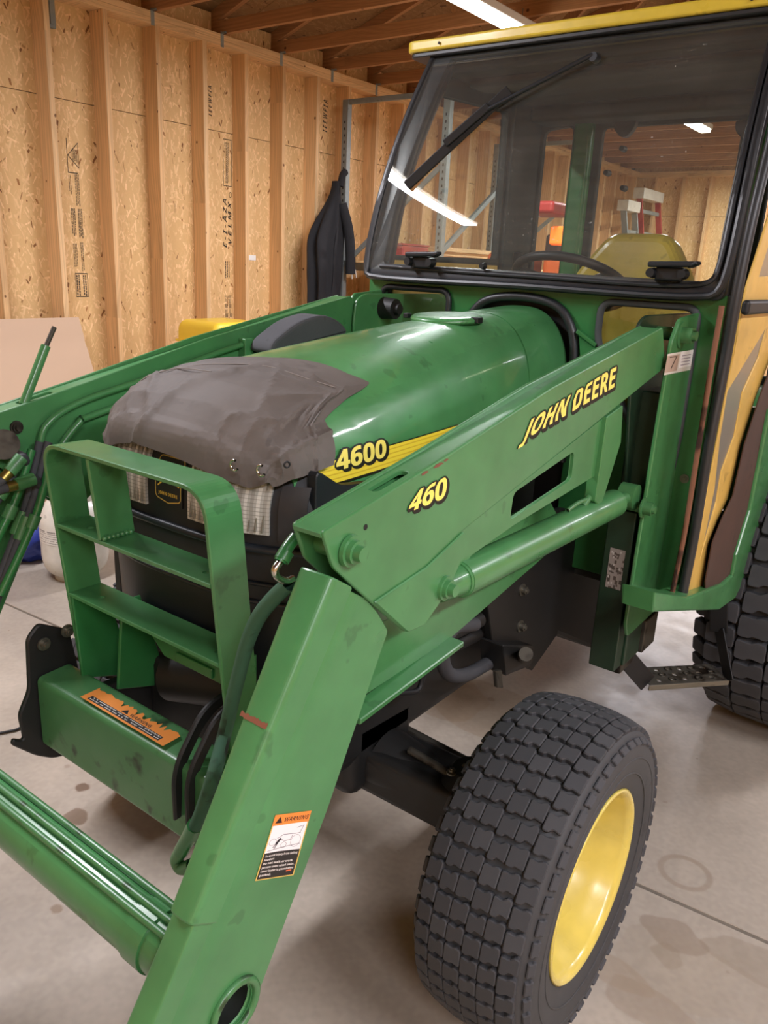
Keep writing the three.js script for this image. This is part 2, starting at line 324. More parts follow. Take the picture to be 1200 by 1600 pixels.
function framedWall(name, alongZ, pos, dir, a0, a1, studOffset, baseY = 0) {
  // pos: plane of the stud faces towards the room; dir: +1/-1 outward direction
  const w = struct(name), D = 0.14, out = pos + dir * D;
  const slab = (s0, s1, y0, y1, d0, d1, r = 0.002) => { const p = pos + dir * d0, q = pos + dir * d1; return alongZ ? boxAt(p, q, y0, y1, s0, s1, r) : boxAt(s0, s1, y0, y1, p, q, r); };
  let i = 0;
  for (let s = studOffset - PITCH * Math.ceil((studOffset - a0) / PITCH); s < a1; s += PITCH) if (s > a0 + 0.04) { const j = i++; part(w, 'stud', slab(s - 0.038, s, 0.038, PLATE, 0, D), M.stud[(j * 7) % 3], { off: [j * 0.137, j * 0.41] }); }
  part(w, 'bottom_plate', slab(a0, a1, 0, 0.038, 0, D), M.stud[1], { swap: true });
  part(w, 'top_plate', slab(a0, a1, PLATE, PLATE + 0.0375, 0, D), M.stud[0], { swap: true });
  // the upper plate is jointed end to end
  let e0 = a0; for (let k = 0; e0 < a1; k++) { const e1 = Math.min(a1, (k ? e0 : studOffset - PITCH * Math.floor((studOffset - a0) / PITCH)) + PITCH * (k ? 7 : 4) - 0.1); part(w, 'upper_plate', slab(e0 + 0.001, e1 - 0.001, PLATE + 0.0385, TOP + 0.002, 0, D), M.stud[k % 3], { swap: true, off: [0, k * 0.7] }); e0 = e1; }
  const SH = 1.2192, first = studOffset - 0.019 - SH * Math.ceil((studOffset - a0) / SH);
  for (let s = first; s < a1; s += SH) for (const [y0, y1] of [[0, 2.424], [2.428, TOP + 0.5]]) part(w, 'osb_panel', slab(Math.max(a0, s + 0.0015), Math.min(a1, s + SH - 0.0015), y0, y1, D, D + 0.012, 0.001), M.osb, { off: [hash(Math.round(s * 10), 1), hash(Math.round(s * 10), y0 > 1 ? 2 : 3)] });
  const cl = slab(a0 - 0.2, a1 + 0.2, -0.02, TOP + 0.6, D + 0.014, D + 0.05); part(w, 'siding', cl, M.grey);
  return w;
}
const wallLeft = framedWall('wall_left', true, WX, -1, ZB, ZF, -3.048 - 0.002);
framedWall('wall_back', false, ZB, -1, OX, RX + 0.14, WX + 0.3);
framedWall('wall_right', true, RX, 1, ZB, ZF, -3.1);
framedWall('wall_front', false, ZF, 1, OX, RX + 0.14, WX + 0.3);
for (let k = -6; k < 4; k++) part(wallLeft, 'metal_tie', [boxAt(WX + 0.0005, WX + 0.002, 2.965, 3.065, -3.878 - 0.61 * (k + 1) + 0.02, -3.878 - 0.61 * (k + 1) + 0.05, 0.0004), boxAt(WX + 0.0005, WX + 0.05, 3.05, 3.06, -3.878 - 0.61 * (k + 1) + 0.02, -3.878 - 0.61 * (k + 1) + 0.05, 0.0004)], M.galv);
{ // roof trusses and deck
  const c = struct('ceiling'), xc = (OX + RX + 0.14) / 2, half = (RX + 0.14 - OX) / 2, pitch = 0.34, y0 = 3.05;
  const top = (x) => y0 + 0.089 + 0.06 + (half - Math.abs(x - xc)) * pitch;
  let n = 0;
  for (let z = -3.84 + 0.61 * 10; z > ZB; z -= 0.61, n++) {
    const t = sub(c, 'truss'), za = z - 0.038, zb = z, o = [n * 0.21, n * 0.37];
    part(t, 'bottom_chord', boxAt(OX, RX + 0.14, y0, y0 + 0.089, za, zb, 0.002), M.truss, { swap: true, off: o });
    for (const s of [-1, 1]) {
      part(t, 'top_chord', plateZ([[xc + s * half, top(xc + half) - 0.09], [xc, top(xc) - 0.09], [xc, top(xc)], [xc + s * half, top(xc + half)]], za, zb), M.truss, { swap: true, off: o });
      for (const [a, b] of [[0.62, 0.4], [0.25, 0.4], [0.25, 0.02]]) { const xa = xc + s * half * a, xb = xc + s * half * b; part(t, 'web', barBox([xa, y0 + 0.08, z - 0.019], [xb, top(xb) - 0.06, z - 0.019], 0.036, 0.085), M.truss, { off: o }); }
    }
    part(t, 'osb_block', plateX([[z, TOP + 0.004], [z + 0.572, TOP + 0.004], [z + 0.572, 3.2], [z, 3.2]], OX + 0.01, OX + 0.03), M.osb);
  }
  for (const s of [-1, 1]) for (let z = ZF + 0.14; z > ZB - 0.1; z -= 1.22) for (let k = 0; k < 4; k++) {
    const a = xc + s * half * (k / 4) * 1.01, b = xc + s * half * ((k + 1) / 4) * 1.01;
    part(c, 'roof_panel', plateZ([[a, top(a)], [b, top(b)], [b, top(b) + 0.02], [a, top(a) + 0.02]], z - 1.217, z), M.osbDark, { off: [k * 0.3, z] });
  }
  part(c, 'ridge_cap', plateZ([[xc - 0.3, top(xc) + 0.03], [xc + 0.3, top(xc) + 0.03], [xc + 0.3, top(xc) + 0.05], [xc - 0.3, top(xc) + 0.05]], ZB - 0.2, ZF + 0.3), M.grey);
}
{ // printing on the boards, a tag and an electrical box
  const stamp = (fn, w, h) => print(w, h, fn, { cut: true, rough: 0.75 });
  const ink = 'rgba(40,34,26,0.95)';
  const lines = (c, x, y, w, n, step, len) => { c.fillStyle = ink; for (let i = 0; i < n; i++) { let q = y; while (q < y + len) { const l = 5 + hash(i, Math.round(q)) * 12; c.fillRect(x + i * step, q, w, l); q += l + 3; } } };
  const grade = stamp((c, w, h) => {
    c.strokeStyle = ink; c.fillStyle = ink; c.lineWidth = 4;
    c.beginPath(); c.moveTo(w * 0.15, h * 0.1); c.lineTo(w * 0.78, h * 0.02); c.lineTo(w * 0.78, h * 0.17); c.closePath(); c.stroke();
    lines(c, w * 0.4, h * 0.06, 5, 5, 13, h * 0.07); c.fillRect(w * 0.1, 0, 5, h * 0.2); c.fillRect(w * 0.1, h * 0.2, w * 0.6, 4);
    lines(c, w * 0.12, h * 0.22, 5, 2, 18, h * 0.1); lines(c, w * 0.5, h * 0.21, 7, 3, 18, h * 0.18); lines(c, w * 0.14, h * 0.42, 8, 3, 18, h * 0.16); lines(c, w * 0.56, h * 0.42, 9, 3, 18, h * 0.17);
    lines(c, w * 0.14, h * 0.64, 6, 3, 17, h * 0.14); lines(c, w * 0.6, h * 0.63, 7, 2, 20, h * 0.18); lines(c, w * 0.2, h * 0.84, 13, 2, 26, h * 0.12); lines(c, w * 0.62, h * 0.84, 12, 2, 24, h * 0.12); c.strokeRect(w * 0.14, h * 0.83, w * 0.76, h * 0.15);
  }, 192, 768);
  const strip = stamp((c, w, h) => { c.fillStyle = ink; c.save(); c.translate(w * 0.5, h * 0.5); c.rotate(-Math.PI / 2); c.font = `italic bold ${w * 0.62}px sans-serif`; c.textAlign = 'center'; c.textBaseline = 'middle'; c.fillText('I E E W F I A', 0, 0, h * 0.9); c.restore(); }, 96, 640);
  const frame = stamp((c, w, h) => { c.strokeStyle = ink; c.lineWidth = 4; c.strokeRect(w * 0.12, h * 0.01, w * 0.7, h * 0.32); lines(c, w * 0.25, h * 0.03, 6, 4, 16, h * 0.27); c.beginPath(); c.arc(w * 0.7, h * 0.39, w * 0.1, 0, 6.3); c.stroke(); c.fillStyle = ink; c.save(); c.translate(w * 0.35, h * 0.6); c.rotate(-Math.PI / 2); c.font = `italic bold ${w * 0.4}px sans-serif`; c.textAlign = 'center'; c.fillText('E - I - A Z A', 0, 0, h * 0.38); c.fillText('V E L M X', 0, w * 0.42, h * 0.34); c.restore(); lines(c, w * 0.2, h * 0.87, 9, 3, 24, h * 0.12); }, 160, 900);
  const put = (m, z0, z1, y0, y1, n) => part(wallLeft, n, quad([OX + 0.0018, y0, z0], [OX + 0.0018, y0, z1], [OX + 0.0018, y1, z1], [OX + 0.0018, y1, z0]), m, { keepUV: true });
  const X = OX;
  const q = (a, b, m) => put(m, a[0], b[0], b[1], a[1], 'board_print');
  q([-3.221, 2.2], [-3.342, 1.187], grade);
  q([-4.419, 2.82], [-4.485, 2.42], strip);
  q([-4.561, 2.39], [-4.681, 1.344], frame);
  q([-4.569, 1.222], [-4.664, 1.038], grade);
  q([-5.694, 2.969], [-5.814, 2.472], strip);
  q([-4.423, 2.98], [-4.483, 2.926], strip);
  const tg = [-4.945, 1.517, -4.791]; part(wallLeft, 'paper_tag', boxAt(OX + 0.001, OX + 0.004, tg[1] - 0.02, tg[1] + 0.02, tg[2] - 0.13, tg[2] - 0.05, 0.001), print(64, 32, (c, w, h) => { c.fillStyle = '#eef0ea'; c.fillRect(0, 0, w, h); c.fillStyle = '#456'; c.fillRect(6, 8, 26, 14); }));
  const bx = [-5, 2.911, -3.164]; part(wallLeft, 'conduit_strap', [boxAt(OX + 0.001, OX + 0.03, bx[1] - 0.1, bx[1] + 0.3, bx[2] - 0.035, bx[2] + 0.02, 0.003), boxAt(OX + 0.03, OX + 0.036, bx[1] - 0.08, bx[1] + 0.3, bx[2] - 0.02, bx[2] + 0.005, 0.002)], M.galv);
}
// ---------- ceiling LED strips ----------
const lamps = [];
for (const [row, x] of [[0, -2.76], [1, 1.66]]) for (const z of row ? [-0.72, -4.62, -8.2, -11.6, 1.2] : [-0.72, -4.62, -8.2, -11.6]) {
  
  const w = 0.1, L = 1.22, y = 2.93;
  const where = row === 0 ? { '-0.72': 'hanging over the front of the tractor, mirrored in the windshield', '-4.62': 'whose end shows above the yellow cab roof', '-8.2': 'seen through the rear window of the cab', '-11.6': 'nearest the back wall above the propped ladders' }[z] : { '-0.72': 'beyond the near front wheel of the tractor', '-4.62': 'beyond the near rear wheel of the tractor', '1.2': 'nearest the front wall of the garage', '-8.2': 'behind the cab on the door side', '-11.6': 'in the far corner on the door side' }[z];
  const t = thing('ceiling_light', `long white LED strip light ${where}`, 'light', [x, y, z], 'LED strip lights under the trusses');
  part(t, 'housing', boxAt(x - 0.06, x + 0.06, y + 0.012, y + 0.06, z - L / 2 - 0.02, z + L / 2 + 0.02, 0.008), M.lampBody);
  for (const s of [-1, 1]) part(t, 'hanger', cyl([x, y + 0.06, z + s * 0.305], [x, y + 0.125, z + s * 0.305], 0.003, 0.003, 8), M.steel);
  part(t, 'diffuser', boxAt(x - w / 2, x + w / 2, y - 0.018, y + 0.014, z - L / 2, z + L / 2, 0.012, 2), M.lamp);
  const a = new THREE.RectAreaLight(LAMP.color, LAMP.power, w, L); a.position.set(x, y - 0.022, z); a.rotation.x = -Math.PI / 2; scene.add(a);
}

// ---------- the tractor ----------
const XC = -1.11, XO = -0.62, XI = -0.675;
const tractor = thing('tractor', 'green compact tractor with front loader arms, glass cab and yellow wheel rims', 'tractor', [XC, 0, -2.2]);
const mir = (x) => 2 * XC - x;
const T = tractor;

// --- hood: superellipse sections, tapering towards the cab
const HN = 2.7;
const hoodTop = (z) => { const P = [[-0.86, 1.222], [-0.9, 1.265], [-0.95, 1.297], [-1.04, 1.322], [-1.2, 1.343], [-1.4, 1.367], [-1.6, 1.388], [-1.8, 1.406], [-2.1, 1.425]]; for (let i = 0; i < P.length - 1; i++) if (z <= P[i][0] && z >= P[i + 1][0]) { const t = (z - P[i][0]) / (P[i + 1][0] - P[i][0]); return lerp(P[i][1], P[i + 1][1], t); } return z > -0.86 ? 1.222 : 1.425; };
const hoodW = (z) => lerp(0.252, 0.172, smooth(-0.95, -2.1, z)) - 0.035 * smooth(-0.98, -0.86, z) * smooth(-0.98, -0.86, z);
const hoodB = (z) => 1.13 - 0.03 * smooth(-0.95, -2, z);
const hoodAt = (z, f, off = 0) => {   // f 0..1 over the arc from the far side to the near side
  const a = Math.PI * (1 - f), c = Math.cos(a), s = Math.sin(a), w = hoodW(z) + off, b = hoodB(z), h = hoodTop(z) + off - b;
  const bulge = 1 + 0.012 * Math.exp(-Math.pow((s - 0.62) / 0.12, 2));
  return [XC + w * Math.sign(c) * Math.pow(Math.abs(c), 2 / HN) * bulge, b + h * Math.pow(s, 2 / HN), z];
};
const hoodSideX = (y, z, off = 0) => { const b = hoodB(z), k = Math.min(0.999, Math.max(0, (y - b) / (hoodTop(z) - b))); return XC + (hoodW(z) + off) * Math.pow(1 - Math.pow(k, HN), 1 / HN) * 1.012 + off; };
const hoodShell = (z0, z1, nz) => surface(72, nz, (u, v) => hoodAt(lerp(z0, z1, v), u), 0.006);
const hood = part(T, 'hood', hoodShell(-0.925, -1.876, 40), M.greenHood);
part(T, 'rear_cowl', hoodShell(-1.884, -2.12, 10), M.greenHood);
{ // fuel cap cover on the hood
  const c = [XC, hoodTop(-1.73) + 0.003, -1.73];
  part(hood, 'filler_cover', [lathe([[0, 0.006], [0.06, 0.0055], [0.083, 0.003], [0.09, -0.002], [0.09, -0.012], [0, -0.012]], c, [0, 1, 0.07], 40)], M.greenHood);
  part(hood, 'hinge_tab', [boxAt(c[0] + 0.075, c[0] + 0.098, c[1] - 0.01, c[1] + 0.004, c[2] - 0.012, c[2] + 0.012, 0.002), boxAt(c[0] - 0.098, c[0] - 0.085, c[1] - 0.01, c[1] + 0.002, c[2] + 0.03, c[2] + 0.05, 0.002)], M.black);
}
{ // model number and stripe
  const m = print(1024, 256, (c, w, h) => {
    c.clearRect(0, 0, w, h);
    c.fillStyle = '#14140f'; c.beginPath(); c.moveTo(0, h * 0.99); c.lineTo(w, h * 0.99); c.lineTo(w, h * 0.4); c.lineTo(w * 0.035, h * 0.4); c.closePath(); c.fill();
    c.fillStyle = '#f0d63c'; c.beginPath(); c.moveTo(w * 0.012, h * 0.94); c.lineTo(w, h * 0.94); c.lineTo(w, h * 0.43); c.lineTo(w * 0.04, h * 0.43); c.closePath(); c.fill();
    c.fillStyle = '#d9b52c'; for (let i = 0; i < 4; i++) c.fillRect(w * 0.03, h * (0.5 + i * 0.11), w, h * 0.03);
    c.font = 'bold 150px sans-serif'; c.textBaseline = 'alphabetic'; c.lineJoin = 'round'; c.save(); c.transform(0.92, 0, -0.08, 1, 0, 0);
    c.strokeStyle = '#15140f'; c.lineWidth = 26; for (const d of [12, 8, 4, 0]) c.strokeText('4600', 152 + d, h * 0.66 + d);
    c.fillStyle = '#f7e36a'; c.strokeStyle = '#f7e36a'; c.lineWidth = 5; c.fillText('4600', 152, h * 0.66); c.strokeText('4600', 152, h * 0.66); c.restore();
  }, { cut: true });
  const z0 = -0.956, z1 = -1.46;
  for (const [nm, off] of [['model_decal', 0.002]]) part(hood, nm, surface(24, 8, (u, v) => { const z = lerp(z0, z1, u), y = lerp(1.153, 1.228, v); return [hoodSideX(y, z, off), y, z]; }), m, { keepUV: true });
}
// --- grille casing with lamps and badge
{
  const front = (x, y) => { const k = (x - XC) / 0.285; return -0.862 - 0.075 * Math.pow(Math.abs(k), 3.2) - 0.03 * smooth(1.12, 1.24, y) - 0.012 * smooth(1.06, 0.8, y); };
  const wide = (y) => 0.285 - 0.03 * smooth(1.1, 1.22, y);
  const face = (y0, y1, d = 0, sc = 1) => surface(40, 10, (u, v) => { const y = lerp(y0, y1, v), s = (u * 2 - 1), x = XC + s * wide(y) * sc; return [x, y, front(XC + s * 0.285, y) + d]; }, 0.02);
  const gr = part(T, 'grille_casing', [face(1.062, 1.232), face(0.80, 1.05, -0.006),
    ...[-1, 1].map((s) => plateX([[-0.935, 0.8], [-0.935, 1.2], [-1.0, 1.16], [-1.3, 1.125], [-1.3, 0.82]], XC + s * 0.283, XC + s * 0.262, { r: 0.02 })),
    plateY([[XC - 0.285, -0.96], [XC - 0.2, -0.9], [XC + 0.2, -0.9], [XC + 0.285, -0.96], [XC + 0.28, -1.02], [XC - 0.28, -1.02]], 0.79, 0.81)], M.blackGrille);
  part(gr, 'casing_ridge', [1.056, 0.99, 0.955].map((y, i) => tube([...Array(15)].map((_, k) => { const s = k / 7 - 1, x = XC + s * wide(y) * 1.005; return [x, y, front(XC + s * 0.285, y) + (i ? -0.004 : 0.003)]; }), i ? 0.004 : 0.0075, 40, 8)), M.trimBlue);
  const lens = print(256, 256, (c, w, h) => { c.fillStyle = '#aaa8a0'; c.fillRect(0, 0, w, h); for (let i = 0; i < 16; i++) { c.fillStyle = i % 2 ? '#96948c' : '#cfccc3'; c.fillRect(i * 16, 0, 9, h); } c.fillStyle = 'rgba(90,88,80,0.35)'; for (let i = 0; i < 16; i++) c.fillRect(0, i * 16, w, 3); }, { rough: 0.2 });
  for (const s of [-1, 1]) {
    const xa = XC + s * 0.058, xb = XC + s * 0.222, f = (o) => surface(14, 8, (u, v) => { const y = lerp(1.083, 1.19, v), x = s > 0 ? lerp(xa, xb, u) : lerp(xb, xa, u); return [x, y, front(x, y) + o + 0.004 * Math.sin(Math.PI * u)]; }, 0.008);
    const hl = part(gr, 'headlight', f(0.006), lens, { keepUV: true });
    part(hl, 'lens_rib', [...Array(14)].map((_, i) => { const x = lerp(xa, xb, (i + 0.8) / 14.6); return cyl([x, 1.088, front(x, 1.088) + 0.0095], [x, 1.186, front(x, 1.186) + 0.0095], 0.0022, 0.0022, 6); }), M.plexi);
    part(gr, 'corner_lens', surface(8, 8, (u, v) => { const y = lerp(1.075, 1.168, v), q = s > 0 ? lerp(0.232, 0.272, u) : lerp(-0.272, -0.232, u); return [XC + q * 1.0 + s * 0.003, y, front(XC + q, y) + 0.004]; }, 0.006), M.trimBlue);
  }
  const badge = print(256, 320, (c, w, h) => {
    c.fillStyle = '#15181a'; c.fillRect(0, 0, w, h); c.strokeStyle = '#c6a94e'; c.lineWidth = 7; c.beginPath();
    const q = (x, y) => [x * w, y * h]; c.moveTo(...q(0.16, 0.05)); c.lineTo(...q(0.84, 0.05)); c.quadraticCurveTo(...q(0.95, 0.06), ...q(0.95, 0.16)); c.lineTo(...q(0.95, 0.8)); c.quadraticCurveTo(...q(0.94, 0.9), ...q(0.82, 0.91)); c.lineTo(...q(0.5, 0.97)); c.lineTo(...q(0.18, 0.91)); c.quadraticCurveTo(...q(0.06, 0.9), ...q(0.05, 0.8)); c.lineTo(...q(0.05, 0.16)); c.quadraticCurveTo(...q(0.05, 0.06), ...q(0.16, 0.05)); c.stroke();
    c.fillStyle = '#d9b93f'; c.beginPath();          // leaping deer emblem
    [[0.30, 0.2], [0.34, 0.15], [0.36, 0.21], [0.4, 0.13], [0.4, 0.22], [0.46, 0.25], [0.42, 0.29], [0.44, 0.4], [0.66, 0.4], [0.74, 0.36], [0.73, 0.44], [0.9, 0.58], [0.88, 0.6], [0.68, 0.52], [0.62, 0.5], [0.46, 0.52], [0.32, 0.55], [0.14, 0.66], [0.12, 0.64], [0.3, 0.5], [0.34, 0.46], [0.33, 0.3]].forEach((p, i) => i ? c.lineTo(...q(...p)) : c.moveTo(...q(...p))); c.fill();
    c.font = 'bold 30px sans-serif'; c.textAlign = 'center'; c.fillText('JOHN DEERE', w / 2, h * 0.82, w * 0.8);
  });
  part(gr, 'badge', surface(6, 8, (u, v) => { const x = lerp(XC - 0.036, XC + 0.04, u), y = lerp(1.095, 1.183, v); return [x, y, front(x, y) + 0.0025]; }, 0.002), badge, { keepUV: true });
  part(gr, 'grille_clip', [cyl([XC - 0.01, 1.196, front(XC, 1.196)], [XC - 0.01, 1.196, front(XC, 1.196) + 0.012], 0.008, 0.006, 10)], M.steel);
  part(T, 'engine_block', [boxAt(XC - 0.19, XC + 0.19, 0.62, 1.12, -1.95, -1.0, 0.02), boxAt(XC - 0.16, XC + 0.16, 0.42, 0.7, -2.9, -1.1, 0.04)], M.blackGreasy);
}
// --- brush guard of flat bar
{
  const zt = -0.755, zb = -0.785, yt = 1.188, hw = 0.222, th = 0.0085, dep = 0.072;
  const zAt = (y) => lerp(zb, zt, (y - 0.88) / 0.3);
  const U = (o) => { const pts = [[-hw + o, 0.7], [-hw + o, yt - o, 0.055 - o * 0.8], [hw - o, yt - o, 0.055 - o * 0.8], [hw - o, 0.7]]; return pts; };
  const out = U(0), inn = U(th).reverse();
  const s = shapeOf([...out, ...inn].map((p) => [XC + p[0], p[1], p[2] ?? 0]), 0);
  const shear = (g) => { const p = g.attributes.position; for (let i = 0; i < p.count; i++) p.setZ(i, p.getZ(i) + zAt(p.getY(i)) - zt); return g; };
  const guard = part(T, 'brush_guard', shear(plateZ(s, zt - dep, zt, { bevel: 0.0015, curve: 12 })), M.green);
  const bar = (y, x0, x1, holes) => shear(plateY([[x0, zt - dep], [x1, zt - dep], [x1, zt], [x0, zt]], y - th, y, { bevel: 0.0012, holes }));
  part(guard, 'cross_bar', bar(1.03, XC - hw + th, XC + hw - th, [{ c: [XC + 0.17, zt - 0.03, 0.008] }, { c: [XC - 0.15, zt - 0.03, 0.008] }]), M.green);
  part(guard, 'cross_bar', bar(0.886, XC - hw + th, XC + hw - th, [{ c: [XC + 0.18, zt - 0.03, 0.008] }, { c: [XC - 0.15, zt - 0.03, 0.008] }]), M.green);
  part(guard, 'upright_bar', shear(plateX([[zt - dep, 1.031], [zt, 1.031], [zt, yt - th], [zt - dep, yt - th]], XC - 0.082, XC - 0.082 + th, { bevel: 0.0012 })), M.green);
  part(guard, 'weld_bead', [...Array(7)].map((_, i) => { const g = flat(new THREE.IcosahedronGeometry(0.0052, 1)); g.translate(XC - 0.07, 1.034, zAt(1.03) - 0.006 - i * 0.009); return g; }), M.green);
  part(guard, 'gusset_plate', [plateX([[zb - dep, 0.88], [zb, 0.88], [zb - 0.01, 0.7], [zb - dep - 0.06, 0.66]], XC - hw + 0.012, XC - hw + 0.02, {}), plateX([[zb - dep - 0.02, 0.88], [zb - 0.05, 0.88], [zb - 0.03, 0.7], [zb - dep - 0.08, 0.66]], XC - hw + 0.1, XC - hw + 0.108, {})], M.greenDeep);
  part(guard, 'mount_plate', [plateZ([[XC - 0.12, 0.875], [XC + 0.22, 0.875], [XC + 0.22, 0.79], [XC - 0.02, 0.79]], -0.865, -0.855), boxAt(XC + 0.02, XC + 0.12, 0.795, 0.815, -0.855, -0.85)], M.greenDeep);
}
// --- front frame casting (bumper), side plate, hooks, warning label
{
  const x0 = XC - 0.27, x1 = XC + 0.3, zf = -0.735;
  const bm = part(T, 'front_frame', [plateX([[zf, 0.548, 0.012], [zf, 0.702, 0.014], [zf - 0.075, 0.706, 0.01], [zf - 0.085, 0.66], [zf - 0.03, 0.6], [zf - 0.05, 0.54]], x0, x1, { bevel: 0.004, seg: 2 })], M.greenDirty);
  for (const s of [-1, 1]) part(bm, 'frame_side', plateX([[zf - 0.05, 0.56], [zf - 0.05, 0.69], [-1.6, 0.66], [-1.6, 0.5]], XC + s * 0.17 - 0.012, XC + s * 0.17 + 0.012), M.blackGreasy);
  const side = (x, s) => part(bm, 'side_plate', [plateX([[-0.726, 0.787], [-0.752, 0.812], [-0.816, 0.776], [-0.841, 0.61], [-0.794, 0.492], [-0.758, 0.501], [-0.722, 0.526], [-0.675, 0.574], [-0.679, 0.586], [-0.701, 0.572], [-0.695, 0.631], [-0.72, 0.677]], x, x + s * 0.012, { r: 0.012, bevel: 0.003 })], M.blackGreasy);
  side(x0 - 0.002, -1);
  for (const q of [[-1.38, 0.768, -0.756], [-1.36, 0.789, -0.797], [-1.36, 0.775, -0.832]]) part(bm, 'side_bolt', hexBolt(q, [1, 0, 0], 0.009, 0.008), M.steel);
  for (const d of [0, 0.033]) part(bm, 'tow_loop', plateX([[zf + 0.016, 0.60], [zf + 0.018, 0.70, 0.04], [zf - 0.05, 0.79, 0.06], [zf - 0.12, 0.80, 0.02], [zf - 0.12, 0.78], [zf - 0.06, 0.765, 0.05], [zf - 0.004, 0.69, 0.03], [zf + 0.002, 0.60]], XC + 0.165 + d, XC + 0.175 + d, { bevel: 0.003 }), M.blackGreasy);
  part(bm, 'pivot_pin', [cyl([XC + 0.2, 0.675, zf - 0.03], [XC + 0.29, 0.675, zf - 0.03], 0.018, 0.018, 20)], M.steel);
  const wl = print(512, 128, (c, w, h) => {
    c.fillStyle = '#e08a38'; c.beginPath(); c.moveTo(0, h); c.lineTo(w, h); c.lineTo(w, h * 0.45); for (let i = 0; i <= 40; i++) c.lineTo(w * (1 - i / 40), h * (0.12 + 0.34 * hash(i, 4) * (i > 26 ? 0.35 : 1))); c.closePath(); c.fill();
    c.fillStyle = '#1c1c20'; c.fillRect(w * 0.06, h * 0.66, w * 0.86, h * 0.24); c.fillStyle = '#dcd6cc'; for (let r = 0; r < 2; r++) for (let i = 0; i < 44; i++) if (hash(i, r) > 0.18) c.fillRect(w * 0.075 + i * w * 0.019, h * (0.69 + 0.11 * r), w * 0.013, h * 0.05);
    c.fillStyle = '#141414'; c.font = 'bold 26px sans-serif'; c.beginPath(); c.moveTo(w * 0.4, h * 0.6); c.lineTo(w * 0.44, h * 0.38); c.lineTo(w * 0.48, h * 0.6); c.fill(); c.fillText('WARNING', w * 0.5, h * 0.6);
  }, { cut: true });
  const lx0 = XC - 0.13, lx1 = XC + 0.115; part(bm, 'warning_label', quad([lx0, 0.7095, zf - 0.008], [lx1, 0.7095, zf - 0.008], [lx1, 0.7105, zf - 0.058], [lx0, 0.7105, zf - 0.058]), wl, { keepUV: true });
  // cylinder and dark pump between guard and frame
  part(bm, 'steering_cylinder', [cyl([XC - 0.05, 0.72, -0.9], [XC + 0.14, 0.76, -0.93], 0.05, 0.05, 20), boxAt(XC - 0.14, XC + 0.2, 0.58, 0.74, -1.05, -0.9, 0.02)], M.blackGreasy);
}
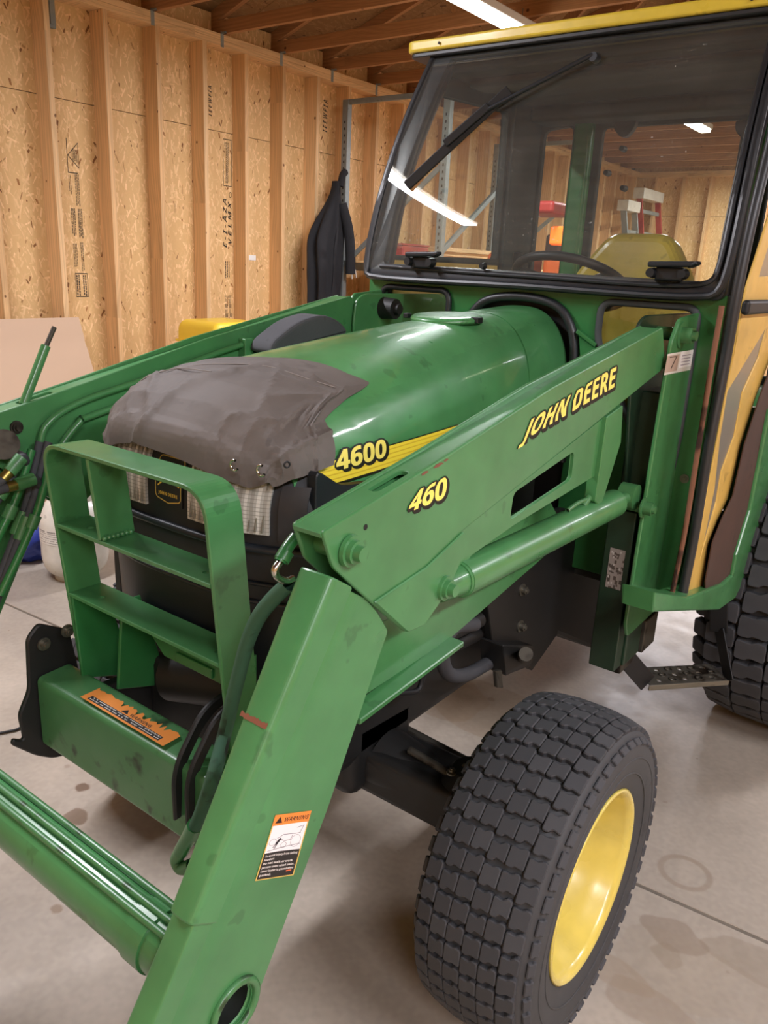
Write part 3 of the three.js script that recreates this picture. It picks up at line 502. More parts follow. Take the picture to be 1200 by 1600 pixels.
// --- loader arms
const armDir = (() => { const a = [-0.715, 1.196], b = [-1.873, 1.411]; return [b[0] - a[0], b[1] - a[1]]; })();
function loaderArm(near) {
  const X = (x) => near ? x : mir(x) + 0.0, g = sub(T, 'loader_arm');
  const ang = near ? 0 : 0.021, px = [-1.199, 1.292];
  const R = (list) => merged(list).clone().translate(0, -px[1], -px[0]).rotateX(ang).translate(0, px[1], px[0]);
  const pl = (prof, a, b, o) => plateX(prof, X(a), X(b), o);
  const P = (n, l, m, o) => part(g, n, R(l), m, o);
  const boom = [[-0.715, 1.196], [-0.84, 1.22], [-0.997, 1.251], [-1.33, 1.322], [-1.886, 1.412], [-1.948, 1.316], [-1.056, 1.115], [-1.063, 1.07], [-1.021, 1.021], [-0.958, 0.983], [-0.911, 0.989], [-0.771, 1.112], [-0.738, 1.142]];
  P('boom_side', [pl(boom, XO, XO - 0.007, { r: 0.008, bevel: 0.0025, seg: 2 })], M.green);
  P('boom_side', [pl(boom, XI + 0.007, XI, { r: 0.008, bevel: 0.0025, seg: 2 })], M.green);
  { // top plate with a long hole near the front
    const a = boom[0], L = Math.hypot(armDir[0], armDir[1]), w = 0.047, h0 = 0.135, h1 = 0.215;
    const s = shapeOf([[-w / 2, 0], [w / 2, 0], [w / 2, L], [-w / 2, L]]); s.holes.push(shapeOf([[-0.009, h0], [0.009, h0], [0.009, h1], [-0.009, h1]], 0.009));
    const t = extr(s, 0.008, 0.0012); t.rotateX(-Math.PI / 2); t.translate(0, -0.0085, 0); t.rotateX(-Math.atan2(-armDir[1], -armDir[0]) * 0 + Math.atan2(armDir[1], -armDir[0])); t.translate(X((XO + XI) / 2), a[1] - 0.001, a[0]); P('top_plate', t, M.green);
    const un = plainBox(X(XO - 0.007), X(XI + 0.007), 0, 0.006, -L, -0.35); un.translate(0, -0.115, 0); un.rotateX(Math.atan2(armDir[1], -armDir[0])); un.translate(0, a[1], a[0]); P('bottom_plate', un, M.greenDeep);
  }
  P('pivot_plate', [pl([[-0.825, 1.067], [-0.954, 1.084], [-1.058, 1.117], [-1.062, 1.075], [-1.021, 1.024], [-0.958, 0.985], [-0.913, 0.989]], XO + 0.003, XO, { r: 0.006 })], M.green);
  const bo = (u) => X(u), dirx = near ? [1, 0, 0] : [-1, 0, 0];
  const at = (p, dx) => [X(XO + dx), p[1], p[0]];
  P('pivot_pin', [...roundBolt(at([-0.768, 1.159], 0.002), dirx, 0.0145, 0.024), cyl(at([-0.768, 1.159], 0), at([-0.768, 1.159], -0.06), 0.016)], M.green, { });
  P('cylinder_pin', [...roundBolt(at([-1.008, 1.034], 0.004), dirx, 0.0135, 0.022), cyl(at([-1.008, 1.034], 0), at([-1.008, 1.034], -0.06), 0.014)], M.green);
  P('drain_hole', [cyl(at([-0.802, 1.183], -0.0005), at([-0.802, 1.183], 0.0006), 0.0042, 0.0042, 16)], M.black);
  // gusset below the boom with a slot
  const gus = [[-1.056, 1.094], [-1.745, 1.245], [-1.704, 1.223], [-1.669, 1.098], [-1.279, 1.067], [-1.133, 1.047], [-1.068, 1.005]];
  P('gusset', [pl(gus, -0.651, -0.643, { holes: [[[-1.263, 1.08], [-1.267, 1.134], [-1.521, 1.174], [-1.523, 1.111]]], hr: 0.016, bevel: 0.001 }), pl([[-1.648, 1.23], [-1.733, 1.246], [-1.752, 1.159], [-1.68, 1.018], [-1.644, 1.041]], -0.66, -0.632, { r: 0.003 })], M.green);
  // lift cylinder
  const c0 = [-1.054, 1.012], c1 = [-1.832, 1], cl = Math.hypot(c1[0] - c0[0], c1[1] - c0[1]), cd = [(c1[0] - c0[0]) / cl, (c1[1] - c0[1]) / cl], cx = X(-0.648), cp = (t, o = 0) => [cx, c0[1] + cd[1] * t + o, c0[0] + cd[0] * t];
  P('lift_cylinder', [cyl(cp(0.05), cp(cl - 0.03), 0.0335, 0.0335, 32), cyl(cp(0.045), cp(0.055), 0.031, 0.0335, 32), cyl(cp(cl - 0.03), cp(cl - 0.016), 0.0335, 0.025, 32), cyl(cp(-0.01), cp(0.06), 0.024, 0.03, 20)], M.green);
  P('cylinder_fitting', [cyl(cp(cl - 0.22, 0.03), cp(cl - 0.19, 0.045), 0.008, 0.008, 10), tube([cp(cl - 0.3, 0.036), cp(cl - 0.25, 0.043), cp(cl - 0.2, 0.042), cp(cl - 0.12, 0.036)], 0.005, 20, 8)], M.greenDirty);
  P('rod_eye', [cyl(cp(cl - 0.02), cp(cl + 0.06), 0.016, 0.016, 16), cyl([cx - 0.02, cp(cl + 0.07)[1], cp(cl + 0.07)[2]], [cx + 0.02, cp(cl + 0.07)[1], cp(cl + 0.07)[2]], 0.032, 0.032, 24)], M.greenDirty);
  // lower leg
  const t0 = [-0.744, 1.125], D = [-0.837, 0.547], N = [0.547, 0.837];            // (y, z) along and front normal
  const K = (a, n) => [t0[0] + D[1] * a + N[1] * n, t0[1] + D[0] * a + N[0] * n];      // -> [z, y]
  const len = 0.98;
  const along = (shape, a0, a1, ox, bev = 0.002, seg = 1, taper) => { const e = extr(shape, a1 - a0, bev, seg, 12); if (taper) { const p = e.attributes.position; for (let i = 0; i < p.count; i++) p.setX(i, taper[0] - (taper[0] - p.getX(i)) * lerp(1, taper[1], p.getZ(i) / (a1 - a0))); } const m = new THREE.Matrix4().makeBasis(new THREE.Vector3(1, 0, 0), new THREE.Vector3(0, N[0], N[1]), new THREE.Vector3(0, D[0], D[1])); e.scale(near ? 1 : -1, 1, 1); if (!near) { const ix = e.attributes.position.array, nn = e.attributes.normal.array, w = (r, q) => { for (let i = 0; i < r.length; i += 9) for (let k = 0; k < 3; k++) { const t = r[i + 3 + k]; r[i + 3 + k] = r[i + 6 + k]; r[i + 6 + k] = t; } }; w(ix); w(nn); } e.applyMatrix4(m); const q = K(a0, 0); e.translate(X(ox), q[1], q[0]); return e; };
  // shape coordinates: x = distance towards the outside, y = along the front normal
  const legP = [K(0.0, -0.082), K(0.012, -0.13), K(0.03, -0.178), K(0.3, -0.203), K(0.55, -0.21), K(len, -0.19), K(len + 0.03, -0.1), K(len, -0.082)];
  const leg = part(g, 'lower_leg', R([pl(legP, XO - 0.006, XO - 0.013, { r: 0.006, holes: [{ c: [...[-0.566, 0.554], 0.034] }] })]), M.green);
  const bend = (q) => { const s = new THREE.Shape(); s.moveTo(0, -0.084); s.bezierCurveTo(0, -0.06, -0.004, -0.045, -0.02, -0.034); s.lineTo(-0.042, -0.031); s.lineTo(-0.042, -0.038); s.lineTo(-0.022, -0.041); s.bezierCurveTo(-0.011, -0.048, -0.007, -0.06, -0.007, -0.084); s.closePath(); return s; };
  part(leg, 'bent_flange', R([along(bend(), 0.004, len, XO - 0.006, 0.0005)]), M.green);
  part(leg, 'inner_plate', R([pl([K(0.0, -0.04), K(0.03, -0.178), K(0.55, -0.208), K(len, -0.19), K(len, -0.04)], -0.668, -0.661, { r: 0.006 })]), M.green);
  const chan = (r, d) => { const s = new THREE.Shape(); s.moveTo(-r, -0.03); s.lineTo(-r, d * 0.2); s.bezierCurveTo(-r, d * 0.85, -r * 0.7, d, 0, d); s.bezierCurveTo(r * 0.7, d, r, d * 0.85, r, d * 0.2); s.lineTo(r, -0.03); s.closePath(); return s; };
  part(leg, 'cylinder_shield', R([along(chan(0.031, 0.02), 0.0, 0.447, -0.643, 0.003, 2, [0.031, 0.66])]), M.green);
  part(leg, 'front_channel', R([along(chan(0.019, 0.006), 0.44, len, -0.636, 0.002)]), M.green);
  { const h = [-0.566, 0.554]; const ring = new THREE.TorusGeometry(0.039, 0.006, 10, 36); ring.rotateY(Math.PI / 2); ring.translate(X(XO - 0.004), h[1], h[0]); part(leg, 'pin_boss', R([ring]), M.greenDirty); part(leg, 'bore', R([cyl([X(XO - 0.014), h[1], h[0]], [X(XI), h[1], h[0]], 0.034, 0.034, 30, true)]), M.blackGreasy); }
  part(leg, 'bucket_pin', R([cyl([X(-0.668), K(0.66, -0.02)[1], K(0.66, -0.02)[0]], [X(-0.70), K(0.66, -0.02)[1], K(0.66, -0.02)[0]], 0.017, 0.017, 24), cyl([X(-0.682), K(0.66, -0.02)[1], K(0.66, -0.02)[0]], [X(-0.69), K(0.66, -0.02)[1], K(0.66, -0.02)[0]], 0.022, 0.022, 24)]), M.steelDark);
  if (near) {
    const wm = print(384, 680, (c, w, h) => {
      c.fillStyle = '#d8b45a'; c.fillRect(0, 0, w, h); c.fillStyle = '#ee8a3a'; c.fillRect(0, 0, w, h * 0.17);
      c.fillStyle = '#ece8ea'; c.fillRect(w * 0.03, h * 0.17, w * 0.94, h * 0.42); c.fillStyle = '#231f1e'; c.fillRect(w * 0.03, h * 0.59, w * 0.94, h * 0.395);
      c.fillStyle = '#2a1712'; c.beginPath(); c.moveTo(w * 0.06, h * 0.135); c.lineTo(w * 0.155, h * 0.035); c.lineTo(w * 0.25, h * 0.135); c.fill(); c.font = 'italic bold 62px sans-serif'; c.fillText('WARNING', w * 0.28, h * 0.125, w * 0.68);
      c.strokeStyle = '#55525c'; c.lineWidth = 5; c.beginPath(); c.moveTo(w * 0.08, h * 0.56); c.lineTo(w * 0.92, h * 0.5); c.moveTo(w * 0.25, h * 0.38); c.lineTo(w * 0.4, h * 0.33); c.lineTo(w * 0.72, h * 0.34); c.lineTo(w * 0.86, h * 0.33); c.moveTo(w * 0.84, h * 0.33); c.lineTo(w * 0.9, h * 0.22); c.lineTo(w * 0.72, h * 0.25); c.moveTo(w * 0.44, h * 0.44); c.lineTo(w * 0.62, h * 0.43); c.lineTo(w * 0.66, h * 0.36); c.stroke();
      c.lineWidth = 3; c.beginPath(); c.arc(w * 0.16, h * 0.43, w * 0.09, 0, 6.3); c.stroke(); c.beginPath(); c.ellipse(w * 0.78, h * 0.45, w * 0.13, h * 0.09, 0, 0, 6.3); c.stroke(); c.beginPath(); c.ellipse(w * 0.47, h * 0.5, w * 0.08, h * 0.045, 0, 0, 6.3); c.stroke();
      c.fillStyle = '#222026'; c.beginPath(); c.ellipse(w * 0.3, h * 0.43, w * 0.035, h * 0.06, 0.5, 0, 6.3); c.fill(); c.lineWidth = 8; c.strokeStyle = '#222026'; c.beginPath(); c.moveTo(w * 0.28, h * 0.45); c.lineTo(w * 0.2, h * 0.52); c.moveTo(w * 0.3, h * 0.46); c.lineTo(w * 0.24, h * 0.54); c.moveTo(w * 0.31, h * 0.4); c.lineTo(w * 0.42, h * 0.42); c.stroke();
      c.fillStyle = '#e6e0da'; c.font = 'bold 31px sans-serif'; ['To avoid injury from falling', 'loader:', 'Do not walk or work', 'persons under raised loader.', 'Lower loader to ground when', 'parked.'].forEach((t, i) => c.fillText(t, w * 0.07, h * (0.655 + 0.058 * i), w * 0.86));
      c.fillStyle = '#e0663a'; c.fillRect(w * 0.75, h * 0.9, w * 0.14, h * 0.02);
    });
    const q = [[-0.626, 0.737, -0.604], [-0.626, 0.696, -0.678], [-0.626, 0.783, -0.713], [-0.626, 0.818, -0.641]]; q.forEach((p) => { p[0] = XO - 0.0052; }); part(leg, 'warning_label', R(quad(...q)), wm, { keepUV: true });
    const sc = print(256, 64, (c, w, h) => { c.fillStyle = 'rgba(128,78,58,0.9)'; c.beginPath(); for (let i = 0; i <= 30; i++) c.lineTo(w * (0.04 + 0.92 * i / 30), h * (0.28 + 0.12 * hash(i, 1))); for (let i = 30; i >= 0; i--) c.lineTo(w * (0.04 + 0.92 * i / 30), h * (0.66 + 0.2 * hash(i, 2))); c.fill(); }, { cut: true });
    part(leg, 'rust_scrape', surface(10, 2, (u, v) => { const a = 0.195 + 0.016 * v, x = lerp(-0.027, 0.024, u), q = K(a, 0.0205); return [X(-0.639 + x), q[1], q[0]]; }), sc, { keepUV: true });
    const text = (n, str, qd, wpx, hpx, o) => {
      const m = print(wpx, hpx, (c, w, h) => { c.clearRect(0, 0, w, h); c.font = `bold ${h * 0.9}px sans-serif`; c.textBaseline = 'alphabetic'; c.lineJoin = 'round'; const mx = w * 0.94; c.strokeStyle = '#15140f'; c.lineWidth = h * 0.13; for (const d of [3, 2, 1, 0]) c.strokeText(str, w * 0.03 + d * h * 0.022, h * 0.83 + d * h * 0.024, mx); c.fillStyle = '#f5e46b'; c.strokeStyle = '#f5e46b'; c.lineWidth = h * 0.02; c.fillText(str, w * 0.03, h * 0.83, mx); c.strokeText(str, w * 0.03, h * 0.83, mx); }, { cut: true });
      qd.forEach((p) => { p[0] = XO + 0.0012; }); part(g, n, quad(...qd), m, { keepUV: true });
    };
    text('brand_lettering', 'JOHN DEERE', [[-0.62, 1.226, -1.215], [-0.62, 1.291, -1.661], [-0.62, 1.356, -1.659], [-0.62, 1.28, -1.25]], 1024, 176);
    text('model_lettering', '460', [[-0.62, 1.174, -0.891], [-0.62, 1.177, -1.015], [-0.62, 1.228, -1.021], [-0.62, 1.218, -0.91]], 320, 176);
    const rs = print(256, 64, (c, w, h) => { c.fillStyle = 'rgba(120,72,58,0.95)'; for (const [x, y, a, b] of [[0.2, 0.6, 26, 9], [0.62, 0.5, 40, 10], [0.85, 0.4, 16, 7]]) { c.beginPath(); for (let i = 0; i <= 20; i++) { const t = i / 20 * 6.2832, k = 0.7 + 0.5 * hash(i, Math.round(x * 9)); c.lineTo(w * x + Math.cos(t) * a * k, h * y + Math.sin(t) * b * k); } c.fill(); } }, { cut: true });
    const rq = [[-0.62, 1.225, -0.919], [-0.62, 1.235, -1.006], [-0.62, 1.253, -1.003], [-0.62, 1.242, -0.917]]; rq.forEach((p) => { p[0] = XO + 0.0008; }); part(g, 'rust_scrape', quad(...rq), rs, { keepUV: true });
    // rear linkage handle at the boom end
    part(g, 'hose_end', [tube([[-0.7, 1.162, -0.752], [-0.7, 1.149, -0.735], [-0.7, 1.134, -0.722]], 0.0085, 16, 10), cyl(...[[-0.7, 1.135, -0.725], [-0.7, 1.145, -0.735]], 0.011, 0.011, 12)], M.greenDeep);
    part(g, 'hose_elbow', [tube([[-0.7, 1.134, -0.722], [-0.7, 1.125, -0.713], [-0.7, 1.113, -0.718], [-0.7, 1.102, -0.736], [-0.7, 1.102, -0.748]], 0.0055, 24, 8)], M.chrome);
  }
  return g;
}
loaderArm(true);
const farArm = loaderArm(false);
{ // torque tube between the legs, with three steel lines
  const y = 0.66, z = -0.512, r = 0.041;
  const tt = part(T, 'torque_tube', [cyl([mir(-0.662), y, z], [-0.662, y, z], r, r, 40)], M.green);
  part(tt, 'tube_collar', [cyl([-0.735, y, z], [-0.7, y, z], r + 0.003, r + 0.003, 40), cyl([-0.742, y, z], [-0.736, y, z], r + 0.0012, r + 0.0012, 40)], M.green);
  for (const a of [66, 88, 116]) { const t = a * Math.PI / 180, q = r + 0.0045; part(tt, 'steel_line', [cyl([mir(-0.662), y + Math.sin(t) * q, z + Math.cos(t) * q], [-0.662, y + Math.sin(t) * q, z + Math.cos(t) * q], 0.0052, 0.0052, 12)], M.greenLine ?? M.greenDirty); }
}
{ // hoses
  const h = (n, pts, r, m = M.rubber) => part(T, n, tube(pts, r, 60, 10), m);
  const hose = [...[[-0.699, 1.097, -0.74], [-0.726, 1.07, -0.74], [-0.757, 1.031, -0.74], [-0.78, 0.985, -0.74], [-0.799, 0.925, -0.74], [-0.817, 0.864, -0.74], [-0.835, 0.8, -0.74]], ...[[-0.791, 0.782, -0.68], [-0.819, 0.706, -0.68], [-0.84, 0.658, -0.68]]];
  const hs = h('bucket_hose', hose, 0.0115, new THREE.MeshStandardMaterial({ color: 0x39604a, map: grimeTex, roughness: 0.85 }));
  part(hs, 'hose_fitting', [cyl(...[[-0.84, 0.661, -0.68], [-0.874, 0.598, -0.68]], 0.0125, 0.0125, 14), cyl(...[[-0.837, 0.667, -0.68], [-0.848, 0.644, -0.68]], 0.014, 0.014, 8)], M.greenDeep);
  part(hs, 'hose_elbow', [tube([[-0.874, 0.598, -0.68], [-0.886, 0.574, -0.68], [-0.877, 0.564, -0.68], [-0.847, 0.586, -0.68]], 0.011, 20, 10)], M.greenDirty);
  // pipes clipped along the far boom, then bundled down the far leg
  const xf = mir(XI) + 0.012;
  const pipe = (o, rise) => [[-1.53, 1.326, -1.731], [-1.53, 1.296, -1.448], [-1.53, 1.238, -1.176], [-1.53, 1.192, -0.958]].map((p, i) => [xf + o, p[1] + rise, p[2]]);
  const p1 = [...pipe(0.0, 0.012), ...[[-1.53, 1.179, -0.9], [-1.53, 1.159, -0.879], [-1.53, 1.123, -0.867], [-1.53, 1.048, -0.83]]], p2 = [...pipe(0.004, -0.022), ...[[-1.52, 1.177, -0.965], [-1.52, 1.131, -0.917], [-1.52, 1.081, -0.886], [-1.52, 0.997, -0.819]]];
  for (const p of [p1, p2]) part(farArm, 'hydraulic_pipe', tube(p, 0.0075, 70, 10), M.green);
  part(farArm, 'pipe_clamp', [(() => { const p = [-1.53, 1.296, -1.446]; return boxAt(xf - 0.012, xf + 0.014, p[1] - 0.034, p[1] + 0.026, p[2] - 0.018, p[2] + 0.012, 0.003); })()], M.green);
  const runs = [[[62, 700], [40, 790], [8, 880], [-20, 960]], [[50, 712], [25, 780], [2, 830], [-30, 900]], [[76, 700], [52, 780], [20, 870], [-10, 950]], [[84, 720], [58, 800], [38, 850], [0, 930]], [[36, 716], [10, 760], [-10, 790], [-40, 840]], [[92, 742], [64, 812], [46, 870], [8, 960]]];
  const RUNS = [[[-1.52, 1.139, -0.863], [-1.52, 1.01, -0.821], [-1.52, 0.899, -0.766], [-1.52, 0.8, -0.719]], [[-1.505, 1.129, -0.836], [-1.505, 1.033, -0.794], [-1.505, 0.974, -0.757], [-1.505, 0.892, -0.708]], [[-1.51, 1.138, -0.876], [-1.51, 1.024, -0.833], [-1.51, 0.912, -0.778], [-1.51, 0.814, -0.729]], [[-1.495, 1.127, -0.878], [-1.495, 1, -0.83], [-1.495, 0.939, -0.797], [-1.495, 0.844, -0.737]], [[-1.5, 1.128, -0.814], [-1.5, 1.064, -0.774], [-1.5, 1.031, -0.745], [-1.5, 0.975, -0.701]], [[-1.515, 1.118, -0.869], [-1.515, 0.997, -0.822], [-1.515, 0.919, -0.787], [-1.515, 0.806, -0.728]]];
  RUNS.forEach((p, i) => { const a = part(farArm, 'hydraulic_hose', tube(p, 0.0085, 40, 10), i % 2 ? M.greenDeep : M.rubber); const q = p[1], w = p[2]; const d = (t) => [0, 1, 2].map((k) => lerp(q[k], w[k], t)); part(a, 'crimp', [cyl(d(0.1 + 0.1 * (i % 3)), d(0.5 + 0.1 * (i % 3)), 0.0125, 0.0125, 12)], M.greenDirty); });
  for (const q of [[[-1.49, 1.071, -0.749], [-1.49, 1.095, -0.777], [-1.49, 1.12, -0.805]], [[-1.485, 1.065, -0.748], [-1.485, 1.068, -0.785], [-1.485, 1.074, -0.823]]]) { const f = part(farArm, 'hose_end', tube([q[0], q[1], q[2], [q[2][0] - 0.02, q[2][1] - 0.02, q[2][2] - 0.02]], 0.0095, 20, 10), M.rubber); part(f, 'ferrule', [cyl(q[1], q[2], 0.0135, 0.0135, 14)], M.greenDirty); part(f, 'brass_nut', [cyl([0, 1, 2].map((k) => lerp(q[0][k], q[1][k], 0.5)), q[1], 0.0115, 0.0115, 6)], new THREE.MeshStandardMaterial({ color: 0xa08a4a, metalness: 0.9, roughness: 0.35 })); }
  // level indicator rod standing on the far boom
  const rod = part(T, 'indicator_tube', [cyl(...[[-1.56, 1.21, -0.857], [-1.56, 1.326, -0.916]], 0.0095, 0.0095, 14)], M.green);
  part(rod, 'indicator_rod', [cyl(...[[-1.56, 1.319, -0.913], [-1.56, 1.363, -0.938]], 0.005, 0.005, 10)], M.steelDark);
  part(T, 'knee_bolt', [...roundBolt([-1.545, 1.169, -0.829], [1, 0, 0], 0.009, 0.014)], M.steelDark);
  part(T, 'knee_boss', [cyl([-1.545, 1.138, -0.8], [-1.52, 1.144, -0.787], 0.03, 0.03, 24)], M.steelDark);
}
// --- loader masts
function mast(near) {
  const X = (x) => near ? x : mir(x), g = sub(T, 'loader_mast');
  const pl = (prof, a, b, o) => plateX(prof, X(a), X(b), o), P = (n, l, m) => part(g, n, l, m), dirx = near ? [1, 0, 0] : [-1, 0, 0];
  P('mast_plate', pl([[-1.968, 1.43], [-2.138, 1.443], [-2.167, 1.086], [-2.196, 0.652], [-2.146, 0.62], [-1.933, 0.615], [-1.909, 0.656], [-1.919, 1.091], [-1.93, 1.376]], XO + 0.012, XO + 0.002, { r: 0.012, bevel: 0.0025 }), M.green);
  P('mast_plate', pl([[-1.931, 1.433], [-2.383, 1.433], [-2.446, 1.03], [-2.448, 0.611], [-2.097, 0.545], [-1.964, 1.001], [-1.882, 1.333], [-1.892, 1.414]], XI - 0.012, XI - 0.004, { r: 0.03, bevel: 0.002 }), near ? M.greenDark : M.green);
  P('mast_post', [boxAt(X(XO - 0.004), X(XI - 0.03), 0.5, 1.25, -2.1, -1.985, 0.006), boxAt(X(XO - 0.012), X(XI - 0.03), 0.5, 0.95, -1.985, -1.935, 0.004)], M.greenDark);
  P('top_bolt', [...hexBolt([X(XO + 0.012), ...[-1.987, 1.392].reverse()], dirx, 0.021, 0.026), cyl([X(XO), ...[-2.027, 1.39].reverse()], [X(XI - 0.03), ...[-2.027, 1.39].reverse()], 0.016)], M.steelGreen ?? M.greenDirty);
  P('lower_bolt', [...hexBolt([X(XO + 0.012), ...[-1.896, 0.979].reverse()], dirx, 0.017, 0.022), cyl([X(XO), ...[-1.933, 0.968].reverse()], [X(XI - 0.03), ...[-1.933, 0.968].reverse()], 0.014)], M.greenDirty);
  if (!near) P('pivot_boss', [cyl([X(XI - 0.004) , ...[-2.027, 1.39].reverse()], [X(XI - 0.06), ...[-2.027, 1.39].reverse()], 0.034, 0.03, 24), cyl([X(XI - 0.06), ...[-2.027, 1.39].reverse()], [X(XI - 0.075), ...[-2.027, 1.39].reverse()], 0.018, 0.016, 16)], M.blackGreasy);
  const fr = P('frame_rail', [pl([[-0.98, 0.73, 0.01], [-0.98, 0.95, 0.02], [-1.8, 0.98, 0.03], [-1.89, 0.9, 0.04], [-1.84, 0.82, 0.03], [-1.37, 0.742]], XI - 0.15, XI - 0.14)], M.green);
  part(fr, 'rail_lip', [pl([[-1.02, 0.71], [-1.02, 0.722], [-1.375, 0.748], [-1.375, 0.736]], XI - 0.148, XI - 0.105, { bevel: 0.002 })], M.green);
  P('mount_foot', [boxAt(X(XO - 0.012), X(XI - 0.03), 0.47, 0.53, -2.09, -1.99, 0.006), boxAt(X(XO + 0.006), X(XO - 0.03), 0.50, 0.60, -2.2, -2.1, 0.004)], M.steelDark);
  return g;
}
const nearMast = mast(true); mast(false);
{
  const lab = print(128, 96, (c, w, h) => { c.fillStyle = '#d9d2c6'; c.fillRect(0, 0, w, h); c.fillStyle = '#efeae6'; c.fillRect(w * 0.5, 0, w * 0.5, h * 0.8); c.fillStyle = '#b9a08e'; c.fillRect(0, h * 0.1, w * 0.45, h * 0.8); c.strokeStyle = '#40342c'; c.lineWidth = 4; c.beginPath(); c.moveTo(w * 0.1, h * 0.18); c.lineTo(w * 0.35, h * 0.2); c.lineTo(w * 0.22, h * 0.75); c.stroke(); c.fillStyle = '#9a8a94'; for (let i = 0; i < 4; i++) c.fillRect(w * 0.56, h * (0.2 + i * 0.15), w * 0.34, 4); });
  const q = [[-0.608, 1.302, -1.904], [-0.608, 1.3, -2.11], [-0.608, 1.351, -2.11], [-0.608, 1.351, -1.909]]; q.forEach((p) => { p[0] = XO + 0.0128; }); part(nearMast, 'caution_label', quad(...q), lab, { keepUV: true });
  const lab2 = print(128, 192, (c, w, h) => { c.fillStyle = '#8a8078'; c.fillRect(0, 0, w, h); c.fillStyle = '#4a4038'; for (let i = 0; i < 40; i++) c.fillRect(hash(i, 1) * w, hash(i, 2) * h, 8 + 20 * hash(i, 3), 6 + 16 * hash(i, 4)); c.fillStyle = '#b0a8a0'; for (let i = 0; i < 14; i++) c.fillRect(hash(i, 5) * w, hash(i, 6) * h, 12, 10); }, { rough: 0.8 });
  part(nearMast, 'serial_label', quad([XI - 0.012, 0.735, -1.9335], [XO - 0.026, 0.735, -1.9335], [XO - 0.026, 0.845, -1.9335], [XI - 0.012, 0.845, -1.9335]), lab2, { keepUV: true });
}
